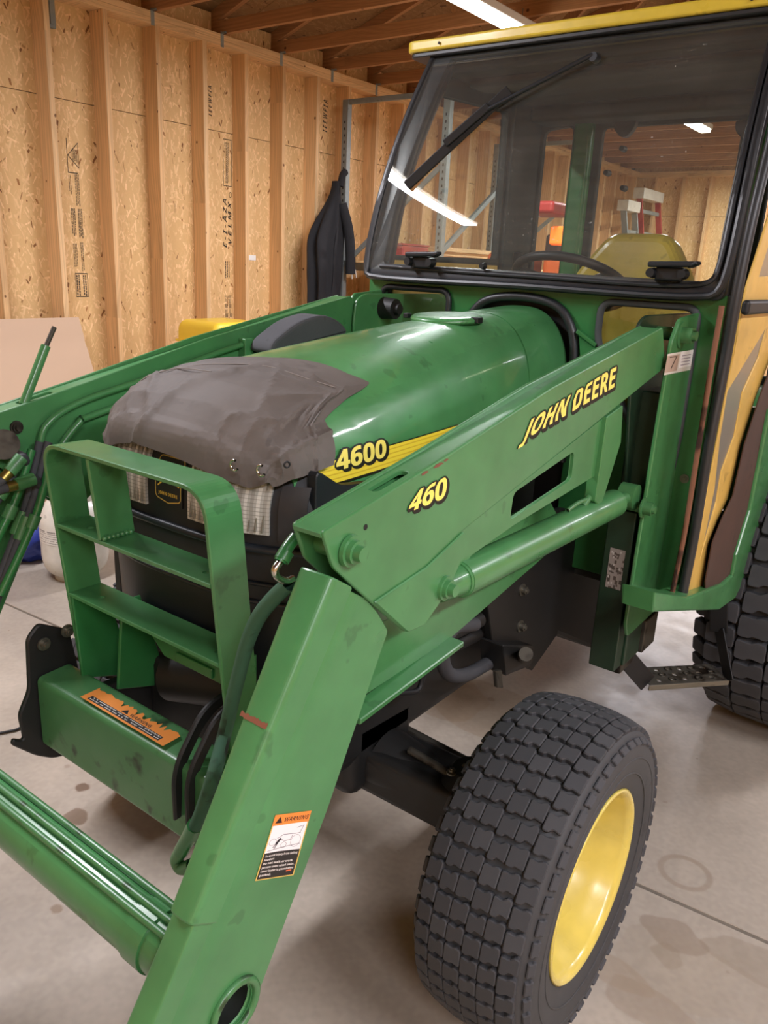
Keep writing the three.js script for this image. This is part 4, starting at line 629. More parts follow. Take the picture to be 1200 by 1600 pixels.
// --- wheels
const camPos = new THREE.Vector3(0, 1.52, 0);
function lugGeo(w, c, h, jag) {   // a: axial, b: around; raised along +z before turning
  const a = w / 2, b = c / 2, j = jag * c;
  const s = shapeOf([[-a, -b], [-a * 0.25, -b], [a * 0.0, -b + j], [a, -b + j * 0.6], [a, b - j * 0.2], [a * 0.35, b], [0, b - j * 0.9], [-a, b - j * 0.6]], Math.min(w, c) * 0.14);
  const g = extr(s, h, Math.min(0.0019, h * 0.3), 1, 2); g.translate(0, 0, -h * 0.45);
  const n = flat(g); boxUV(n); return n;
}
function wheel(name, c, R, W, rimR, o) {
  const g = new THREE.Group(); g.name = numbered(name); g.position.set(c[0] - T.base[0], c[1] - T.base[1], c[2] - T.base[2]); T.add(g); g.base = [0, 0, 0]; g.parentThing = true;
  const out = o.out, h = W / 2, Rb = R - o.depth;
  const add = (n, geo, m, opt = {}) => { const gg = merged(geo); if (!opt.keepUV) boxUV(gg); const q = shade(new THREE.Mesh(gg, m)); q.name = numbered(n); g.add(q); return q; };
  const crown = (a) => Rb - o.crown * Math.pow(Math.abs(a) / h, 2.6);
  const prof = [];
  prof.push([rimR - 0.004, -h * 0.82], [rimR + 0.006, -h * 0.9], [lerp(rimR, Rb, 0.45), -h * 1.02], [lerp(rimR, Rb, 0.72), -h * 1.0], [crown(h * 0.93) - 0.012, -h * 0.94]);
  for (let i = -6; i <= 6; i++) prof.push([crown(i / 6 * h * 0.86), i / 6 * h * 0.86]);
  prof.push([crown(h * 0.93) - 0.012, h * 0.94], [lerp(rimR, Rb, 0.72), h * 1.0], [lerp(rimR, Rb, 0.45), h * 1.02], [rimR + 0.006, h * 0.9], [rimR - 0.004, h * 0.82]);
  const smoothProf = new THREE.SplineCurve(prof.map((p) => new THREE.Vector2(...p))).getPoints(90).map((p) => [p.x, p.y]);
  add('tire', lathe(smoothProf, [0, 0, 0], [out, 0, 0], 96), M.sidewall);
  add('sidewall_ring', [0.3, 0.55].map((t) => { const tr = new THREE.TorusGeometry(lerp(rimR, Rb, t), 0.0022, 6, 90); tr.rotateY(Math.PI / 2); tr.translate(out * h * (t < 0.4 ? 0.985 : 1.02), 0, 0); return flat(tr); }), M.sidewall);
  const lugs = [], mats = [M.rubber, M.rubberDust];
  const geos = [0.16, 0.22, 0.12].map((j) => lugGeo(o.lw, o.pitch * 0.93, o.depth * 1.5, j));
  const sh = lugGeo(o.sw ?? o.lw, o.pitch * 0.72, o.depth * 1.2, 0.1), bulk = [], n = Math.round(2 * Math.PI * R / o.pitch);
  const place = (a, th, geo, tilt, rad, mi) => {
    const er = new THREE.Vector3(0, Math.cos(th), Math.sin(th)), et = new THREE.Vector3(0, -Math.sin(th), Math.cos(th)), ax = new THREE.Vector3(1, 0, 0);
    const nr = er.clone().multiplyScalar(Math.cos(tilt)).addScaledVector(ax, Math.sin(tilt)), aa = ax.clone().multiplyScalar(Math.cos(tilt)).addScaledVector(er, -Math.sin(tilt));
    const m = new THREE.Matrix4().makeBasis(aa, et.clone().negate(), nr).setPosition(ax.clone().multiplyScalar(a).addScaledVector(er, rad));
    if (m.determinant() < 0) m.makeBasis(aa, et, nr).setPosition(ax.clone().multiplyScalar(a).addScaledVector(er, rad));
    const wp = new THREE.Vector3().setFromMatrixPosition(m).add(new THREE.Vector3(...c)), vis = o.single && nr.dot(camPos.clone().sub(wp).normalize()) > -0.02 && wp.y > 0.06 && (!o.test || o.test(wp));
    if (vis) { const q = shade(new THREE.Mesh(geo, mats[mi])); q.name = numbered('tread_lug'); q.applyMatrix4(m); g.add(q); } else bulk.push(geo.clone().applyMatrix4(m));
  };
  const cols = o.cols, span = W * 0.86;
  for (let i = 0; i < n; i++) {
    for (let k = 0; k < cols; k++) {
      const a = (k + 0.5) / cols * span - span / 2, th = (i + (o.stagger[k % o.stagger.length])) / n * Math.PI * 2;
      const sl = (crown(a + 0.004) - crown(a - 0.004)) / 0.008; place(a, th, geos[(i + k) % 3], -Math.atan(sl), crown(a) + o.depth * 0.35, (i * 7 + k * 3) % 5 === 0 ? 1 : 0);
    }
    for (const s of [-1, 1]) place(s * (span / 2 + 0.012), (i + 0.3) / n * Math.PI * 2, sh, s * (R < 0.4 ? 0.8 : 0.6), crown(h * 0.9) - (R < 0.4 ? 0.0135 : 0.006), 1);
  }
  if (bulk.length) { const q = add('tread_lugs', bulk, M.rubber); q.userData.kind = 'stuff'; }
  // rim: flange, bead seat, deep well, disc
  const w = h * 0.84, rp = [[rimR * 0.99, w], [rimR + 0.004, w + 0.008], [rimR - 0.001, w + 0.012], [rimR - 0.008, w + 0.006], [rimR - 0.016, w - 0.004], [rimR - 0.019, w - 0.03], [rimR - 0.03, w - 0.045], [rimR - 0.033, w - 0.085], [rimR - 0.05, w - 0.098], [rimR - 0.055, -w + o.disc], [rimR * 0.62, -w + o.disc - 0.012], [rimR * 0.45, -w + o.disc + 0.012], [0, -w + o.disc + 0.012], [0, -w + o.disc - 0.01], [rimR * 0.9, -w + o.disc - 0.02], [rimR - 0.01, -w + 0.01], [rimR, -w]];
  add('rim', lathe(rp.slice().reverse(), [0, 0, 0], [out, 0, 0], 72), M.yellowRim);
  add('lug_nut', [...Array(6)].map((_, i) => { const t = i / 6 * 6.2832, q = [out * (-w + o.disc + 0.01), Math.cos(t) * rimR * 0.34, Math.sin(t) * rimR * 0.34]; return hexBolt(q, [out, 0, 0], 0.01, 0.014); }), M.steel);
  add('hub', lathe([[0.0, 0.06], [0.03, 0.058], [0.042, 0.045], [0.046, 0]].reverse(), [out * (-w + o.disc + 0.01), 0, 0], [out, 0, 0], 28), M.yellowRim);
  add('valve_stem', cyl([out * (w - 0.05), rimR - 0.045, 0.02], [out * (w - 0.02), rimR - 0.06, 0.02], 0.004, 0.003, 8), M.black);
  return g;
}
const FRONT = { depth: 0.009, crown: 0.02, lw: 0.0343, sw: 0.016, pitch: 0.0435, cols: 6, stagger: [0, 0.12, 0.02, 0.14, 0.04, 0.16], disc: 0.05 };
wheel('front_wheel', [-0.522, 0.341, -1.342], 0.341, 0.242, 0.197, { ...FRONT, out: 1, single: true });
wheel('front_wheel', [mir(-0.522), 0.341, -1.342], 0.341, 0.242, 0.197, { ...FRONT, out: -1, single: true, test: (p) => p.z > -1.42 && p.x > -1.82 && p.y < 0.62 });
const REAR = { depth: 0.024, crown: 0.03, lw: 0.092, sw: 0.07, pitch: 0.083, cols: 4, stagger: [0, 0.3, 0.05, 0.35], disc: 0.1 };
wheel('rear_wheel', [-0.36, 0.53, -3.03], 0.53, 0.44, 0.24, { ...REAR, out: 1, single: true, test: (p) => p.x < -0.2 && p.z > -2.95 });
wheel('rear_wheel', [mir(-0.36), 0.53, -3.03], 0.53, 0.44, 0.24, { ...REAR, out: -1 });
// --- axles and running gear
{
  const ax = part(T, 'front_axle', [boxAt(-1.56, -0.66, 0.335, 0.45, -1.41, -1.27, 0.02), boxAt(XC - 0.16, XC + 0.16, 0.34, 0.56, -1.46, -1.22, 0.03),
    ...[-1, 1].map((s) => cyl([XC + s * 0.16, 0.40, -1.34], [XC + s * 0.42, 0.37, -1.34], 0.075, 0.062, 20))], M.blackGreasy);
  for (const s of [-1, 1]) {
    part(ax, 'knuckle', [cyl([XC + s * 0.4, 0.24, -1.34], [XC + s * 0.4, 0.46, -1.34], 0.062, 0.055, 20), cyl([XC + s * 0.4, 0.45, -1.34], [XC + s * 0.4, 0.48, -1.34], 0.07, 0.045, 20), cyl([XC + s * 0.41, 0.341, -1.34], [XC + s * 0.5, 0.341, -1.34], 0.09, 0.09, 24)], M.blackGreasy);
    part(ax, 'tie_rod', [cyl([XC + s * 0.06, 0.42, -1.45], [XC + s * 0.38, 0.4, -1.45], 0.012, 0.012, 12), cyl([XC + s * 0.25, 0.475, -1.31], [XC + s * 0.385, 0.46, -1.31], 0.009, 0.009, 10)], M.steelDark);
    part(ax, 'cover_bolt', [0, 1, 2].flatMap((i) => hexBolt([XC + s * (0.37 + i * 0.012), 0.475 - 0.004 * i, -1.30 - 0.035 * i], [0, 1, 0], 0.008, 0.007)), M.steel);
  }
  part(T, 'rear_axle', [cyl([mir(-0.6), 0.53, -3.03], [-0.6, 0.53, -3.03], 0.11, 0.11, 24), boxAt(XC - 0.24, XC + 0.24, 0.35, 0.8, -3.3, -2.3, 0.05)], M.blackGreasy);
  // brackets and lines seen under the loader arm
  part(T, 'transmission_case', plateX([[-1.432, 0.768], [-1.606, 0.761], [-1.971, 0.539], [-2.076, 0.489], [-2.442, 0.295], [-2.557, 0.292], [-2.435, 0.727], [-1.779, 0.884]], -1.2, -0.86, { r: 0.02, bevel: 0.01 }), M.blackGreasy);
  const br = part(T, 'side_bracket', [plateX([[-1.568, 0.779], [-1.795, 0.798], [-1.913, 0.613], [-1.884, 0.536], [-1.875, 0.47], [-1.715, 0.504], [-1.627, 0.622]], -0.86, -0.84, { r: 0.01 }), plateX([[-1.602, 0.648], [-1.779, 0.582], [-1.784, 0.528], [-1.634, 0.55]], -0.87, -0.80, { r: 0.008 }),
    plateX([[-1.62, 0.72], [-1.66, 0.95], [-2.0, 0.9], [-2.05, 0.5], [-1.9, 0.44], [-1.75, 0.56]], -0.87, -0.85)], M.blackGreasy);
  for (const p of [[-0.84, 0.736, -1.755], [-0.84, 0.629, -1.767]]) part(br, 'bracket_bolt', hexBolt(p, [1, 0, 0], 0.011, 0.012), M.steel);
  part(br, 'bracket_bar', [cyl([-0.84, ...[-1.796, 0.525].reverse()], [-0.735, ...[-1.597, 0.649].reverse()], 0.017, 0.017, 16), plateX([[-1.568, 0.593], [-1.601, 0.583], [-1.618, 0.526], [-1.584, 0.541]], -0.805, -0.795, { r: 0.004 })], M.steelDark);
  part(T, 'suction_hose', tube([[-0.85, 0.709, -1.543], [-0.85, 0.731, -1.435], [-0.85, 0.693, -1.405], [-0.85, 0.627, -1.43], [-0.85, 0.585, -1.512], [-0.85, 0.57, -1.637], [-0.85, 0.554, -1.758]], 0.017, 60, 14), M.rubber);
  part(T, 'fuel_filter', [cyl(...[[-0.86, 0.718, -1.439], [-0.86, 0.706, -1.578]], 0.02, 0.02, 18), cyl(...[[-0.88, 0.659, -1.492], [-0.88, 0.649, -1.612]], 0.018, 0.018, 16)], M.blackGreasy);
  part(T, 'brake_line', tube([[-0.86, 0.679, -1.177], [-0.86, 0.637, -1.271], [-0.86, 0.621, -1.333], [-0.86, 0.657, -1.347], [-0.86, 0.684, -1.359]], 0.0065, 40, 8), M.black);
  part(T, 'under_shield', [plateX([[-1.15, 0.695], [-1.38, 0.73], [-1.461, 0.725], [-1.254, 0.761]], -0.86, -0.84, {})], M.greenDark);
}
// --- footstep
{
  const y = 0.34, A = [-0.662, -2.338], B = [-0.512, -2.5], C = [-0.436, -2.432], D = [-0.615, -2.226];      // corners seen from above
  const at = (u, v) => [lerp(lerp(A[0], B[0], u), lerp(D[0], C[0], u), v), lerp(lerp(A[1], B[1], u), lerp(D[1], C[1], u), v)];
  const spots = []; for (let j = 0; j < 3; j++) for (let i = 0; i < 5; i++) spots.push(at(0.14 + i * 0.17 + (j % 2) * 0.06, 0.2 + j * 0.29));
  const st = part(T, 'foot_step', [plateY([[...A], [...B], [...C, 0.02], [...D, 0.02]], y, y + 0.005, { holes: spots.map((p) => ({ c: [...p, 0.0095] })), bevel: 0.001 })], M.steelMid);
  part(st, 'step_edge', [barBox([D[0], y - 0.004, D[1]], [C[0], y - 0.004, C[1]], 0.005, 0.018)], M.steel);
  part(st, 'step_strap', [barBox([C[0], y, C[1]], [-0.505, 0.47, -2.5], 0.006, 0.05)], M.black);
  part(st, 'step_strap', [barBox([-0.505, 0.46, -2.5], [-0.53, 0.68, -2.46], 0.006, 0.055)], M.black);
  part(st, 'step_strap', [barBox([D[0] - 0.01, y, D[1] - 0.02], [-0.7, 0.49, -2.12], 0.006, 0.06)], M.black);
  spots.forEach((p, i) => { if (i % 2) { const t = new THREE.TorusGeometry(0.0105, 0.0025, 6, 14); t.rotateX(Math.PI / 2); t.translate(p[0], y + 0.006, p[1]); part(st, 'grip_ring', flat(t), M.steelDark); } });
}
// --- cab
const CL = -1.666, CR = -0.552, ZW = -2.1, YW = 1.492, LEAN = 0.4;
const lean = (y) => { const t = y - YW; return t < 0 ? ZW : ZW - 0.14 * t - 0.40 * t * t; };
{
  const cab = sub(T, 'cab');
  const P = (n, l, m, o) => part(cab, n, l, m, o);
  // front wall with an arch for the hood and two lower windows
  const arch = new THREE.Path(); arch.moveTo(XC - 0.182, 0.7); arch.lineTo(XC - 0.182, 1.3); arch.bezierCurveTo(XC - 0.182, 1.42, XC - 0.12, 1.447, XC, 1.45); arch.bezierCurveTo(XC + 0.12, 1.447, XC + 0.182, 1.42, XC + 0.182, 1.3); arch.lineTo(XC + 0.182, 0.7); arch.closePath();
  const winR = [[-0.868, 1.452], [-0.612, 1.452], [-0.612, 1.13], [-0.62, 0.98], [-0.655, 0.98], [-0.868, 1.35]], winL = winR.map((p) => [mir(p[0]), p[1]]);
  const wr = shapeOf(winR, 0.03), wl = shapeOf(winL.slice().reverse(), 0.03);
  P('front_panel', plateZ([[CL, 0.69], [CR, 0.69], [CR, 1.485], [CL, 1.485]], -2.135, -2.12, { holes: [arch, wr, wl], bevel: 0.002 }), M.greenDeep);
  P('hood_seal', tube([[XC - 0.182, 1.0, -2.112], [XC - 0.182, 1.3, -2.112], [XC - 0.165, 1.375, -2.112], [XC - 0.12, 1.428, -2.112], [XC, 1.45, -2.112], [XC + 0.12, 1.428, -2.112], [XC + 0.165, 1.375, -2.112], [XC + 0.182, 1.3, -2.112], [XC + 0.182, 1.0, -2.112]], 0.0125, 90, 12), M.seal);
  P('firewall', plainBox(XC - 0.2, XC + 0.2, 0.7, 1.46, -2.16, -2.15), M.black);
  for (const w of [winR, winL]) {
    const loop = shapeOf(w[0][0] < w[1][0] ? w : w.slice().reverse(), 0.035).getSpacedPoints(90).slice(0, -1).map((p) => [p.x, p.y, -2.114]);
    const s = P('window_seal', tube(loop, 0.0095, 160, 10, true), w === winR ? M.sealGrey : M.seal);
    part(s, 'lower_window', plateZ(w.map((p) => [p[0], p[1]]).sort(() => 0), -2.13, -2.1295, { bevel: 0, r: 0.03 }), M.glass);
  }
  P('panel_bracket', [barBox([-0.922, 1.371, -2.1], [-0.866, 1.336, -2.11], 0.02, 0.012), plateZ([...[[-0.918, 1.357], [-0.864, 1.328], [-0.907, 1.298]]], -2.115, -2.105)], M.greenDeep);
  P('panel_bolt', hexBolt([-0.581, 1.017, -2.12], [0, 0, 1], 0.008, 0.004), M.steel);
  // inside of the lower cab, door and seat are yellow
  P('floor_pan', [boxAt(CL + 0.02, CR - 0.02, 0.66, 0.69, -3.1, -2.14, 0.01)], M.liner);
  P('fender', [...[-1, 1].map((s) => { const x = s > 0 ? CR : CL, q = s > 0 ? -0.12 : mir(-0.12); return surface(8, 28, (u, v) => { const t = lerp(1.15, 2.7, v), R = 0.64; return [lerp(x - s * 0.16, q, s > 0 ? 1 - u : u) , 0.53 + Math.sin(t) * R, -3.03 + Math.cos(t) * R]; }, 0.006); })], M.greenDeep);
  P('wheel_house', [-1, 1].map((s) => plateX([[-2.3, 0.69], [-2.42, 0.9], [-2.7, 1.1], [-3.0, 1.17], [-3.1, 1.17], [-3.1, 0.69]], XC + s * 0.40, XC + s * 0.41)), M.liner);
  // windshield frame and glass on the leaning plane
  const S = Math.hypot(1, LEAN), tilt = -Math.atan(LEAN), H = (2.165 - YW) * S;
  const onPlane = (g) => { const p = g.attributes.position; for (let i = 0; i < p.count; i++) { const y = YW + p.getY(i) / S; p.setXYZ(i, p.getX(i), y, lean(y) + p.getZ(i)); } g.deleteAttribute('normal'); const w = flat(toCreasedNormals(mergeVertices(new THREE.BufferGeometry().setAttribute('position', p)), 0.6)); return w; };
  const xl = (s) => CL + 0.04 * s / S, xr = (s) => CR - 0.04 * s / S;
  const up12 = (f, a, b) => [...Array(11)].map((_, i) => { const s = lerp(a, b, (i + 1) / 12); return [f(s), s]; });
  const outer = [[xl(-0.02), -0.022, 0.02], [xr(-0.02), -0.022, 0.05], ...up12(xr, -0.02, H), [xr(H), H], [xl(H), H], ...up12(xl, H, -0.02)];
  const hole = [[xl(0) + 0.068, 0.032, 0.012], [xr(0) - 0.032, 0.026, 0.05], ...up12((s) => xr(s) - 0.032, 0.03, H - 0.02), [xr(H) - 0.032, H - 0.02], [xl(H) + 0.074, H - 0.02], ...up12((s) => xl(s) + lerp(0.068, 0.074, s / H), H - 0.02, 0.032)];
  P('windshield_frame', onPlane(plateZ(outer, -0.022, 0.004, { holes: [hole], bevel: 0.004, seg: 2 })), M.trimBlue);
  P('windshield_seal', [onPlane(tube([[xl(H) + 0.004, H, 0.004], [xl(0) + 0.004, 0.03, 0.006], [xl(0) + 0.012, -0.004, 0.007], [xl(0) + 0.05, -0.012, 0.008], [XC, -0.014, 0.008], [xr(0) - 0.07, -0.014, 0.008], [xr(0) - 0.022, -0.004, 0.008], [xr(0) - 0.006, 0.04, 0.008], [xr(H) - 0.006, H, 0.004]], 0.011, 140, 10)),
    onPlane(tube([[xl(0) + 0.06, 0.024, 0.004], [XC, 0.016, 0.004], [xr(0) - 0.08, 0.016, 0.004], [xr(0) - 0.036, 0.03, 0.004], [xr(0) - 0.026, 0.07, 0.004], [xr(H) - 0.028, H, 0.004]], 0.008, 140, 10))], M.seal);
  const pane = (d) => surface(8, 28, (u, v) => { const s = lerp(0.012, H - 0.01, v), y = YW + s / S; return [lerp(xl(s) + 0.012, xr(s) - 0.02, u), y, lean(y) + d]; });
  P('windshield', pane(0.006), M.glass);
  part(cab, 'dust_film', pane(0.0078), M.dust, { keepUV: true });
  // corner posts, rear wall, side walls
  for (const q of [tube([[CL + 0.03, 1.46, ZW - 0.05], [CL + 0.04, 1.8, lean(1.8) - 0.05], [CL + 0.055, 2.16, lean(2.16) - 0.05]], 0.026, 20, 8), barBox([CR - 0.012, 0.7, -2.16], [CR - 0.014, 1.49, -2.15], 0.03, 0.04, 0.006), tube([[CR - 0.014, 1.48, -2.145], [CR - 0.027, 1.8, lean(1.8) - 0.045], [CR - 0.04, 2.16, lean(2.16) - 0.045]], 0.018, 20, 8)]) P('corner_post', q, M.trimBlue);
  const ZR = -3.12;
  const narrow = [[-1.606, 1.2], [-1.482, 1.2], [-1.482, 2.062], [-1.606, 2.052]], main = [[-1.362, 1.3], [mir(-1.362), 1.3], [mir(-1.362), 2.05], [-1.362, 2.05]], narrowR = narrow.map((p) => [mir(p[0]), p[1]]).reverse();
  P('rear_wall', plateZ([[CL, 0.69], [CR, 0.69], [CR - 0.02, 2.17], [CL + 0.02, 2.17]], ZR - 0.03, ZR, { holes: [shapeOf(narrow, 0.03), shapeOf(main, 0.02), shapeOf(narrowR, 0.03)], bevel: 0.004 }), M.greenPost ?? M.greenDeepDark ?? M.liner);
  P('rear_post', [boxAt(-1.46, -1.385, 0.7, 2.1, ZR, ZR + 0.05, 0.015), boxAt(mir(-1.385), mir(-1.46), 0.7, 2.1, ZR, ZR + 0.05, 0.015)], M.greenPost ?? M.greenDeep);
  const rg = P('rear_window', plateZ([[-1.37, 1.29], [mir(-1.37), 1.29], [mir(-1.37), 2.055], [-1.37, 2.055]], ZR - 0.018, ZR - 0.0175, { bevel: 0, r: 0.02 }), M.glass);
  P('quarter_window', plateZ([[-1.61, 1.19], [-1.478, 1.19], [-1.478, 2.066], [-1.61, 2.056]], ZR - 0.018, ZR - 0.0175, { bevel: 0, r: 0.03 }), M.glass);
  part(rg, 'glass_bolt', [[-1.274, 1.974, -3.12], [-1.252, 1.836, -3.12], [-1.325, 1.891, -3.12]].flatMap((p) => [cyl([p[0], p[1], ZR - 0.02], [p[0], p[1], ZR + 0.012], 0.0115, 0.0095, 16)]), M.black);
  part(rg, 'window_hinge', [[975, 203], [1172, 200]].map((_, i) => { const p = i ? [-0.827, 2.011, -3.08] : [-1.262, 2.038, -3.08]; return plateZ([[p[0] - 0.045, p[1] + 0.03], [p[0] + 0.045, p[1] + 0.03], [p[0] + 0.035, p[1] - 0.005], [p[0] + 0.012, p[1] - 0.03], [p[0] - 0.012, p[1] - 0.03], [p[0] - 0.04, p[1] - 0.002]], ZR + 0.01, ZR + 0.04, { r: 0.012 }); }), M.black);
  // far side: door with glass and a yellow lower half
  P('far_door', [plateX([[-2.125, 0.72], [-2.125, 1.50], [-2.37, 2.13], [-2.95, 2.13], [-2.95, 0.95], [-2.5, 0.72]], CL + 0.0, CL + 0.03, { holes: [[[-2.165, 1.545], [-2.375, 2.062], [-2.885, 2.085], [-2.892, 1.555]]], hr: 0.02, bevel: 0.004 })], M.liner);
  P('door_rail', [boxAt(CL + 0.03, CL + 0.04, 1.0, 1.535, -2.88, -2.2, 0.004)], M.yellowDoor);
  P('far_door_glass', plateX([[-2.15, 1.52], [-2.38, 2.08], [-2.91, 2.1], [-2.91, 1.53]], CL + 0.012, CL + 0.0125, { bevel: 0 }), M.glass);
  P('side_post', [boxAt(CL, CL + 0.05, 0.72, 2.15, -3.12, -2.9, 0.006), boxAt(CR - 0.05, CR, 0.72, 2.15, -3.12, -2.96, 0.006)], M.liner);
  // near side: yellow soft door with two clear panels
  const dx = -0.497, prof = [...[[-2.013, 0.738], [-2.16, 0.724], [-2.132, 0.846], [-2.189, 0.901], [-2.26, 0.948], [-2.286, 1.017], [-2.293, 1.084], [-2.361, 1.211], [-2.461, 1.319]], [-2.72, 1.42], [-2.95, 1.47], [-2.98, 2.13], [-2.42, 2.13], ...[[-2.066, 1.507], [-2.041, 1.126]]];
  const low = [[-2.059, 1.399], [-2.348, 1.412], [-2.318, 1.333], [-2.212, 1.249], [-2.208, 1.133], [-2.139, 1.05], [-2.143, 0.966], [-2.077, 0.823], [-2.1, 1.01], [-2.065, 1.142], [-2.057, 1.264]], up = [[-2.163, 1.534], [-2.88, 1.56], [-2.9, 2.07], [-2.45, 2.06]];
  P('cab_door', plateX(prof, dx - 0.006, dx, { holes: [up, low], bevel: 0.002, r: 0.008 }), M.yellowDoor);
  P('door_window', plateX(up, dx - 0.004, dx - 0.0035, { bevel: 0 }), M.plexi);
  P('door_window', plateX(low, dx - 0.004, dx - 0.0035, { bevel: 0 }), M.plexi);
  P('door_seal', [tube([[-0.499, 2.086, -2.115], [-0.499, 1.829, -2.062], [-0.499, 1.672, -2.018], [-0.499, 1.506, -1.995], [-0.499, 1.347, -1.995], [-0.499, 1.135, -1.978], [-0.499, 0.906, -1.985], [-0.499, 0.755, -1.969]], 0.0125, 60, 10)], M.seal);
  P('corner_trim', [tube([[-0.515, 1.466, -1.948], [-0.515, 1.334, -1.945], [-0.515, 1.137, -1.95], [-0.515, 0.926, -1.955], [-0.515, 0.764, -1.934]], 0.0065, 40, 6)], M.rustLight);
  P('door_lower_panel', plateX([[-2.133, 0.709], [-2.105, 0.758], [-2.107, 0.866], [-2.168, 0.922], [-2.24, 0.966], [-2.264, 1.104], [-2.34, 1.226], [-2.45, 1.339], [-2.644, 1.31], [-2.504, 1.191], [-2.523, 1], [-2.517, 0.864], [-2.447, 0.741], [-2.458, 0.66], [-2.344, 0.663]], -0.484, -0.48, { bevel: 0.001 }), M.rust);
  const hd = P('door_handle', [boxAt(dx, dx + 0.02, [-2.058, 1.46][1] - 0.014, [-2.058, 1.46][1] + 0.02, [-2.428, 1.459][0], [-2.039, 1.463][0], 0.009, 2)], M.black);
  // curved sill below the door, flowing into the rear fender
  P('door_sill', plateX([[-1.635, 0.874], [-1.912, 0.775], [-2.268, 0.703], [-2.379, 0.698], [-2.378, 0.762], [-2.447, 0.882], [-2.453, 1.014], [-2.451, 1.18], [-2.694, 1.153], [-2.703, 0.875], [-2.567, 0.641], [-2.469, 0.596], [-2.28, 0.62], [-1.649, 0.823]], -0.545, -0.47, { bevel: 0.005, seg: 2 }), M.green);
  // roof with a black headliner
  const roof = P('roof', [plateY([[XC - 0.615, -2.335, 0.03], [XC + 0.615, -2.335, 0.03], [XC + 0.615, -3.3, 0.08], [XC - 0.615, -3.3, 0.08]], 2.172, 2.206, { bevel: 0.008, seg: 3 }), plateY([[XC - 0.56, -2.39], [XC + 0.56, -2.39], [XC + 0.56, -3.24], [XC - 0.56, -3.24]], 2.2, 2.222, { bevel: 0.01, seg: 2, r: 0.05 })], M.yellow);
  part(roof, 'roof_seal', [plateY([[XC - 0.607, -2.343, 0.03], [XC + 0.607, -2.343, 0.03], [XC + 0.607, -3.29, 0.05], [XC - 0.607, -3.29, 0.05]], 2.158, 2.1715, { bevel: 0.003 })], M.seal);
  part(roof, 'headliner', [boxAt(CL + 0.03, CR - 0.03, 2.118, 2.157, -3.13, -2.42, 0.015), boxAt(CL + 0.06, CR - 0.06, 2.06, 2.12, -3.12, -2.98, 0.02), boxAt(CL + 0.08, CR - 0.08, 2.09, 2.12, -2.62, -2.5, 0.015)], M.liner);
  part(roof, 'roof_screw', [[-1.594, 2.171, -2.334], [-0.667, 2.17, -2.334]].flatMap((p) => hexBolt([p[0], 2.188, -2.336], [0, 0, 1], 0.0045, 0.003, false)), M.steelDark);
  // wiper
  const W = (x, y, d = 0.012) => [x, y, lean(y) + d];
  const wp = P('wiper', [cyl(W(-1.057, 2.092, 0.005), W(-1.057, 2.092, 0.03), 0.014, 0.012, 16), cyl(W(-1.06, 2.098, 0.028), W(-1.335, 1.966, 0.03), 0.007, 0.006, 8)], M.trimBlue);
  part(wp, 'wiper_blade', [barBox(W(-1.556, 1.752, 0.018), W(-1.29, 2.02, 0.022), 0.014, 0.03, 0.003), barBox(W(-1.45, 1.872, 0.026), W(-1.335, 1.976, 0.03), 0.02, 0.024, 0.004)], M.black);
  for (const [n, x, s] of [['window_latch', -1.44, 1], ['window_latch', -0.69, 1]]) {
    const y = 1.535, z = lean(y) + 0.012; const l = P(n, [boxAt(x - 0.035, x + 0.035, y - 0.022, y + 0.012, z - 0.006, z + 0.016, 0.006), barBox([x - 0.052, y + 0.016, z + 0.02], [x + 0.066, y + 0.02, z + 0.024], 0.02, 0.014, 0.005), barBox([x + 0.05, y + 0.014, z + 0.02], [x + 0.075, y + 0.024, z + 0.03], 0.02, 0.01, 0.004)], M.trimBlue);
    part(l, 'latch_knob', [-0.042, 0.036].map((o) => cyl([x + o, y - 0.004, z + 0.004], [x + o, y - 0.004, z + 0.03], 0.0135, 0.011, 14)), M.black);
  }
  P('glass_stud', cyl(W(-1.23, 1.528, 0.006), W(-1.23, 1.528, 0.024), 0.01, 0.008, 12), M.black);
  // seat, wheel, dash and levers
  const seat = P('seat', [(() => { const s = shapeOf([[-0.25, 0.0, 0.05], [0.25, 0.0, 0.05], [0.235, 0.3, 0.1], [0.115, 0.485, 0.05], [-0.105, 0.485, 0.05], [-0.245, 0.3, 0.1]]); const g = extr(s, 0.11, 0.035, 4, 12); g.rotateX(-0.16); g.translate(XC + 0.02, 1.175, -2.93); return g; })()], M.yellow);
  part(seat, 'seat_cushion', boxAt(XC - 0.23, XC + 0.25, 1.1, 1.22, -2.9, -2.5, 0.05, 4), M.yellow);
  part(seat, 'seat_base', boxAt(XC - 0.18, XC + 0.2, 0.69, 1.1, -2.9, -2.55, 0.03), M.black);
  const sw = P('steering_wheel', [(() => { const g = flat(new THREE.TorusGeometry(0.18, 0.014, 12, 48)); g.rotateX(Math.PI / 2 - 0.45); g.translate(XC - 0.02, 1.49, -2.48); return g; })(), ...[0, 1, 2].map((i) => { const t = i * 2.094 + 0.5, m = new THREE.Matrix4().makeRotationX(Math.PI / 2 - 0.45); const p = new THREE.Vector3(Math.cos(t) * 0.18, Math.sin(t) * 0.18, 0).applyMatrix4(m); return cyl([XC - 0.02, 1.475, -2.475], [XC - 0.02 + p.x, 1.49 + p.y, -2.48 + p.z], 0.012, 0.009, 10); })], M.black);
  part(sw, 'steering_column', cyl([XC - 0.02, 1.08, -2.29], [XC - 0.02, 1.48, -2.476], 0.032, 0.028, 18), M.black);
  P('dash', [boxAt(XC - 0.17, XC + 0.15, 0.7, 1.38, -2.36, -2.17, 0.05, 3)], M.black);
